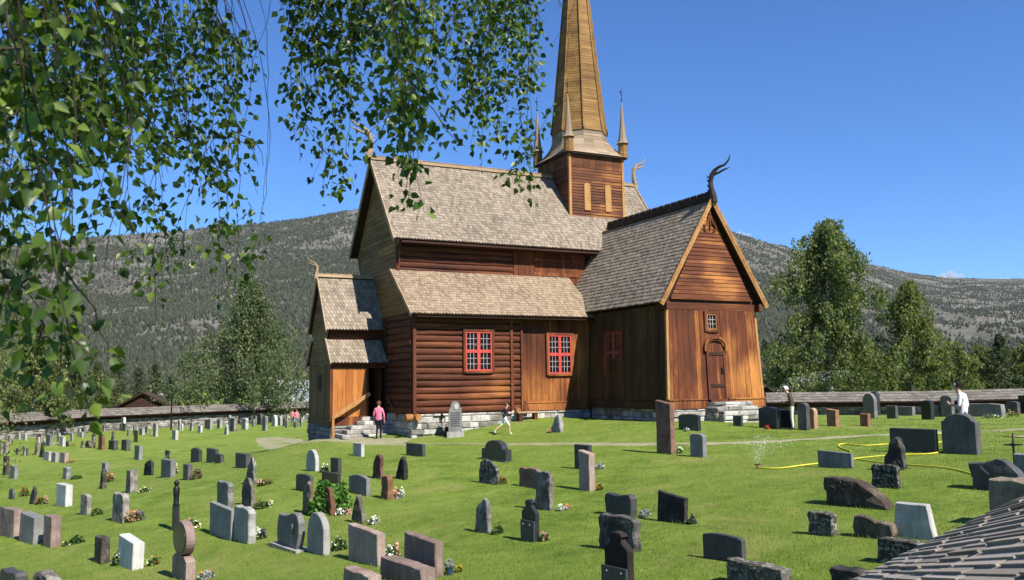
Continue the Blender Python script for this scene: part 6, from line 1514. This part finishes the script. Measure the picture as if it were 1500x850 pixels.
for i,(px,D,yt,rad,lb) in enumerate([(172,118,505,3.6,'bushy pine behind the brown cabin, tallest of the pines'),(142,126,530,3.2,'low pine left of the tallest pine at left'),(203,128,538,3.0,'pine directly above the brown cabin roof'),(228,122,530,2.1,'small pointed conifer between the pines and the weeping birch'),(118,132,545,3.0,'low shaggy pine behind the rounded birch'),(252,134,548,2.6,'dark low pine close to the weeping birch')]):
    b,h=tree_at(px,D,yt); conifer('pine_tree',lb,b,h,rad,4200,30+i,g2)
for i,(px,D,yt,rad,lm,lb) in enumerate([(1392,92,500,3.4,'birchleaf_b','rounded birch behind the walking man'),(1432,98,506,3.2,'birchleaf_a','low birch right of the walking man'),(1462,92,488,3.3,'pineleaf','dark spreading pine near the right edge'),(1496,96,500,3.4,'birchleaf_b','birch cut by the right picture edge'),(1300,98,520,3.0,'birchleaf_a','low birch between the two big birches'),(1262,96,528,2.8,'birchleaf_b','bushy young birch right of the highest tree'),(1362,104,506,3.0,'birchleaf_a','young birch behind the thin topped birch'),(1150,92,520,2.6,'bushgrey','shrubby willow left of the highest tree'),(1128,100,528,2.6,'birchleaf_b','small light green birch at the church corner'),(1545,92,492,3.6,'birchleaf_a','birch just outside the right edge')]):
    b,h=tree_at(px,D,yt)
    if 'pine' in lb: conifer('pine_tree',lb,b,h,rad,5000,50+i,g2)
    else: birch('birch_tree',lb,b,h,rad,6500,.24,pc,50+i,lm,g2,1.1,40,.14)
for i,(px,D,yt,rad,lb) in enumerate([(286,124,560,3.0,'grey green shrub behind the wall left of the weeping birch'),(20,116,540,3.4,'shrub behind the wall at far left'),(70,122,545,3.2,'shrub behind the wall under the rounded birch'),(1195,108,556,3.2,'dark shrub under the highest birch'),(1235,110,552,3.2,'shrub in the gap right of the highest birch'),(1330,112,552,3.2,'shrub behind the thin topped birch'),(1410,112,548,3.4,'shrub behind the walking man'),(1478,112,548,3.4,'shrub behind the dark pine'),(160,138,560,3.4,'shrub behind the tallest pine'),(225,140,562,3.0,'shrub behind the small pointed conifer'),(120,142,560,3.2,'shrub behind the low shaggy pine'),(-40,112,530,4.0,'large shrub beyond the left edge'),(430,138,566,3.0,'green shrub behind the house beside the porch'),(330,136,556,3.4,'shrub behind the weeping birch'),(395,136,556,3.4,'shrub between weeping birch and house')]):
    b,h=tree_at(px,D,yt); birch('shrub',lb,b,max(h,2.5),rad,3600,.30,([0,.2,.5,.8,1],[.9,1,.95,.7,.25]),80+i,'bushgrey' if i%2 else 'birchleaf_a',g2,.9,30,.1,zmin=.04)
# slim birch seen through the leaves at the far left
b,h=tree_at(-24,40,120); birch('birch_tree','sunlit birch mostly beyond the left picture edge',b,h,2.2,9000,.11,([0,.2,.5,.8,1],[.5,.8,1,.9,.3]),17,'birchleaf_b',None,2.0,60,.16)

# ---- the overhanging birch whose twigs hang into the picture
M['nearleaf']=leaf_mat('near_birch_leaves',(.020,.042,.009),(.055,.10,.016),(.19,.26,.045),.42,.4,.4)
root=empty('overhanging_birch',(*lat(-4.6,-.5)[:2],gz(*lat(-4.6,-.5)[:2])),'near birch whose leafy twigs hang into the top of the picture','tree')
o_=np.array(root.location); r=np.random.default_rng(99); rr2=random.Random(5)
ez=CAM[2]
L_=lambda X,D,z:lat(X,D,ez+z)-o_
mb=MB(); mb.tone=.6; mb.tube([L_(-4.6,-.5,-2.9),L_(-4.5,-.4,0),L_(-4.4,-.2,3),L_(-4.0,0,6),L_(-3.6,.3,9.5)],[.24,.21,.17,.11,.03],12); tk=mb.build('trunk',M['birchbark'],root,True)
limbs=[[(-4.4,-.3,2.0),(-3.6,1.2,3.6),(-2.6,2.8,3.4),(-1.6,4.2,3.0),(-.7,5.2,3.05)],[(-4.3,-.2,3.0),(-3.2,2.2,4.6),(-1.4,4.6,4.3),(.0,6.0,3.9),(.5,6.5,3.7)],[(-4.4,-.2,2.4),(-4.2,1.4,3.2),(-3.3,3.4,3.2),(-2.6,5.0,3.1)],[(-4.4,-.3,1.6),(-3.2,.8,2.3),(-2.2,1.9,1.9),(-1.4,2.6,1.5)],[(-4.2,-.1,3.6),(-2.6,1.0,5.2),(-.6,2.4,5.2),(1.4,3.4,4.6)],[(-4.0,0,5),(-3.4,3,6.5),(-2.4,5,6.2)]]
mb=MB(); mb.tone=.3
for lb in limbs: mb.tube([L_(*q) for q in lb],[.075*(1-.8*i/(len(lb)-1)) for i in range(len(lb))],7)
mb.build('limbs',M['birchbark'],tk)
# canopy out of frame (shades the hanging leaves)
n=13000; q=r.normal(size=(n,3)); q/=np.linalg.norm(q,axis=1)[:,None]; q*=(r.random(n)**.4)[:,None]
C=np.array([L_(-.9,1.3,5.4)]); R1=np.outer(q[:,0]*6.0,_r0)+np.outer(q[:,1]*4.6,FH)+np.outer(q[:,2]*2.6,[0,0,1]); P=C+R1
dX=(P+o_-CAM); dep=dX@CF; up=dX@CU; ok=~((dep>.3)&(up/np.maximum(dep,.3)>-.36)&(up/np.maximum(dep,.3)<.40)&(np.abs(dX@CR)<.7*dep)); 
cl=(np.sin(P[:,0]*2.3)*np.sin(P[:,1]*2.1+1)*np.sin(P[:,2]*2.6))>-.25; P=P[ok&cl]
V,F=quads(P,.12,r,.5,1.1); np_mesh('canopy',V,F,M['nearleaf'],r.random(len(P)),root)
STR=[ # px at the frame top, px end, y end, depth
(-30,-8,470,2.5),(0,10,440,2.7),(10,32,475,2.5),(22,55,505,2.4),(38,80,560,2.25),(55,112,600,2.1),(70,132,607,2.1),(60,60,400,3),(90,88,425,3),(112,128,335,3.1),(120,150,385,2.9),(140,166,398,3.1),(165,190,335,3.6),(190,205,300,4),(200,216,345,4.4),(215,236,390,4.5),(205,226,486,4.2),(236,252,432,4.4),(246,262,405,4.5),(262,285,300,5),(276,300,292,4.6),(290,322,352,4.6),(296,332,446,4.6),(300,346,425,4.5),(306,364,398,4.6),(312,375,384,5),(288,312,285,5),(250,270,262,5),(300,330,195,5),(306,350,140,5),(312,368,96,5.4),(300,342,112,5.6),(280,300,205,5.4),(260,280,185,5.4),(20,40,250,2.6),(50,70,300,2.6),(80,100,260,2.8),(105,115,230,3),(130,145,240,3.2),(150,170,260,3.4),(175,190,225,3.6),(190,215,205,4),(220,240,260,4.4),(235,255,220,4.6),(-10,5,300,2.6),(5,20,200,2.8),(30,45,170,3),(60,75,190,3),(95,108,150,3.2),(125,138,160,3.4),(155,168,150,3.6),(185,196,150,4),(210,222,150,4.4),(240,252,140,4.8),(265,276,130,5),(285,300,120,5.2),(10,15,120,3),(45,52,110,3.2),(78,86,100,3.4),(112,120,100,3.6),(145,150,90,3.8),(178,182,100,4),
(428,424,112,5),(436,432,212,5),(440,440,236,5),(448,456,262,5),(452,470,276,5),(460,486,292,5),(470,497,286,5.2),(480,508,130,5),(500,530,112,5),(520,548,95,5),(540,562,90,5),(548,570,235,4.2),(556,580,245,4.2),(562,592,302,3.7),(570,601,304,3.6),(578,622,312,3.5),(545,560,165,4),(590,612,185,4.6),(610,640,132,5),(625,650,75,5),(640,664,96,5.4),(655,680,205,5.5),(668,690,218,5.5),(680,706,248,5.5),(690,720,155,6),(700,735,205,6),(712,750,262,5.6),(722,765,272,5.5),(735,776,298,5.5),(728,760,185,6),(755,786,85,6.4),(768,800,62,6.4),(782,813,62,6.4),(760,775,130,6.2),
(432,430,90,5),(455,460,120,5),(470,480,180,5.1),(445,450,180,5.1),(490,500,80,5.2),(510,515,70,5.2),(530,535,60,5.2),(560,575,130,4.4),(575,590,150,4.4),(600,605,110,4.8),(620,625,80,5),(650,655,60,5.3),(670,678,120,5.4),(685,700,110,5.6),(705,716,100,5.8),(720,735,110,6),(740,756,110,6.1),(750,768,100,6.2),(430,450,150,5),(660,690,160,5.5),(690,712,180,5.6),(705,742,230,5.7),(585,600,230,4.2),(560,566,190,4.1)]
tw=MB(); tw.tone=.5; LV=[];LF=[];LT=[]; cnt=0
def leaf(P,d,nrm,s,tone):
    global cnt
    d=d/np.linalg.norm(d); w=np.cross(nrm,d); w/=np.linalg.norm(w)+1e-9; n=np.cross(d,w)
    fold=.18; pts=[P,P+d*s*.28+w*s*.40+n*s*fold,P+d*s*.62+w*s*.27+n*s*fold*.7,P+d*s*1.05,P+d*s*.62-w*s*.27+n*s*fold*.7,P+d*s*.28-w*s*.40+n*s*fold,P+d*s*.32,P+d*s*.66]
    LV.extend(pts); b=cnt; LF.extend([(b,b+6,b+1,b+1),(b+1,b+6,b+7,b+2),(b+2,b+7,b+3,b+3),(b,b+5,b+6,b+6),(b+5,b+4,b+7,b+6),(b+4,b+3,b+7,b+7)]); LT.extend([tone]*6); cnt+=8
def strand(A,B,d0,dens,sag=.1):
    A=np.array(A);B=np.array(B); Lg=np.linalg.norm(B-A); n=max(5,int(Lg/.12)); pts=[]
    w1=r.normal(size=3)*.07*Lg+_r0*.07*Lg+np.array([0,0,.06])*Lg; 
    for i in range(n+1):
        t=i/n; p=A+(B-A)*t; p=p+w1*math.sin(3.14*t)+r.normal(size=3)*.006; pts.append(p-o_)
    tw.tube(pts,[.0026*(1-.75*i/n)+.0006 for i in range(n+1)],4,False)
    m=int(Lg*dens)
    for i in range(m):
        t=r.random(); t=t if t<1 else .99; k=min(int(t*n),n-1); f=t*n-k; p=pts[k]*(1-f)+pts[k+1]*f
        g_=p+o_-CAM; gx_=750+FPX*(g_@CR)/(g_@CF); gy_=425-FPX*(g_@CU)/(g_@CF)
        if (372<gx_<418 and gy_<330) or gx_>812 or (325<gx_<373 and gy_<40): continue      # the two hanging sprays keep apart
        out=np.array([r.normal(),r.normal(),0]); out/=np.linalg.norm(out)+1e-9
        st=r.uniform(.008,.075); q=p+out*st+np.array([0,0,-st*.5])
        dr=out*r.uniform(.15,1.3)+np.array([0,0,-.9])+r.normal(size=3)*.4
        leaf(q,dr,r.normal(size=3)+out*.6,r.uniform(.030,.058)*(1 if d0<4.6 else 1.04),float(np.clip(r.normal(.5,.25),0,1)))
for x0,x1,ye,d in STR:
    d=d*1.12
    A=at_depth(x0-(x1-x0+30)*(rr2.uniform(.2,1.5) if x0<280 else rr2.uniform(-.3,.4))+(12 if x0>420 else 0),-120+rr2.uniform(-40,20),d*rr2.uniform(.97,1.06)); B=at_depth(x1,ye,d)
    strand(A,B,d,34 if x0<420 else 44)
    nb=2 if ye>150 else 1
    for _ in range(nb+2):
        t=rr2.uniform(.25,.9); p=A+(B-A)*t; ln=rr2.uniform(.10,.42)*(1-.3*t); a=rr2.uniform(0,6.28); e=p+np.array([math.cos(a)*ln*.75,math.sin(a)*ln*.75,-ln*.8]); 
        strand(p,e,d,50)
np_mesh('leaves',np.array(LV),np.array(LF),M['nearleaf'],LT,root) if False else None
me=bpy.data.meshes.new('leaves'); me.from_pydata([tuple(p) for p in LV],[],[tuple(dict.fromkeys(f)) for f in LF]); me.materials.append(M['nearleaf'])
at=me.attributes.new('tone','FLOAT','FACE'); at.data.foreach_set('value',LT); me.polygons.foreach_set('use_smooth',[True]*len(me.polygons)); me.update()
lo=bpy.data.objects.new('leaves',me); COL.objects.link(lo); lo.parent=root
tw.build('twigs',M['twig'],root)
# ================================================================== camera, light, sky
cam=bpy.data.cameras.new('camera'); co=bpy.data.objects.new('camera',cam); COL.objects.link(co)
cam.sensor_width=36; cam.sensor_fit='HORIZONTAL'; cam.lens=FPX*36/1500; cam.clip_start=.1; cam.clip_end=30000
mw=Matrix(((CR[0],CU[0],-CF[0],CAM[0]),(CR[1],CU[1],-CF[1],CAM[1]),(CR[2],CU[2],-CF[2],CAM[2]),(0,0,0,1)))
co.matrix_world=mw; scene.camera=co
cam.dof.use_dof=True; cam.dof.focus_distance=38; cam.dof.aperture_fstop=7
SUN_AZ,SUN_EL=166,47
sd=Vector((math.sin(R(SUN_AZ))*math.cos(R(SUN_EL)),math.cos(R(SUN_AZ))*math.cos(R(SUN_EL)),math.sin(R(SUN_EL))))
sl=bpy.data.lights.new('sun','SUN'); sl.energy=5.0; sl.angle=R(.53); sl.color=(1,.95,.86)
so=bpy.data.objects.new('sun',sl); COL.objects.link(so); so.location=(0,0,60); so.rotation_euler=sd.to_track_quat('Z','Y').to_euler()
w=bpy.data.worlds.new('World'); scene.world=w; w.use_nodes=True
nt=w.node_tree; bg=nt.nodes['Background']; sk_=nt.nodes.new('ShaderNodeTexSky'); sk_.sky_type='NISHITA'; sk_.sun_disc=False
sk_.sun_elevation=R(SUN_EL); sk_.sun_rotation=R(SUN_AZ); sk_.altitude=800; sk_.air_density=1.0; sk_.dust_density=.0; sk_.ozone_density=5
gm=nt.nodes.new('ShaderNodeMix'); gm.data_type='RGBA'; gm.blend_type='MULTIPLY'; gm.inputs[0].default_value=1; nt.links.new(sk_.outputs[0],gm.inputs[6]); gm.inputs[7].default_value=(.72,1.2,1.75,1); nt.links.new(gm.outputs[2],bg.inputs[0]); bg.inputs[1].default_value=.05
scene.view_settings.view_transform='Standard'; scene.view_settings.look='None'; scene.view_settings.exposure=1.0; scene.view_settings.gamma=1
scene.render.engine='CYCLES'
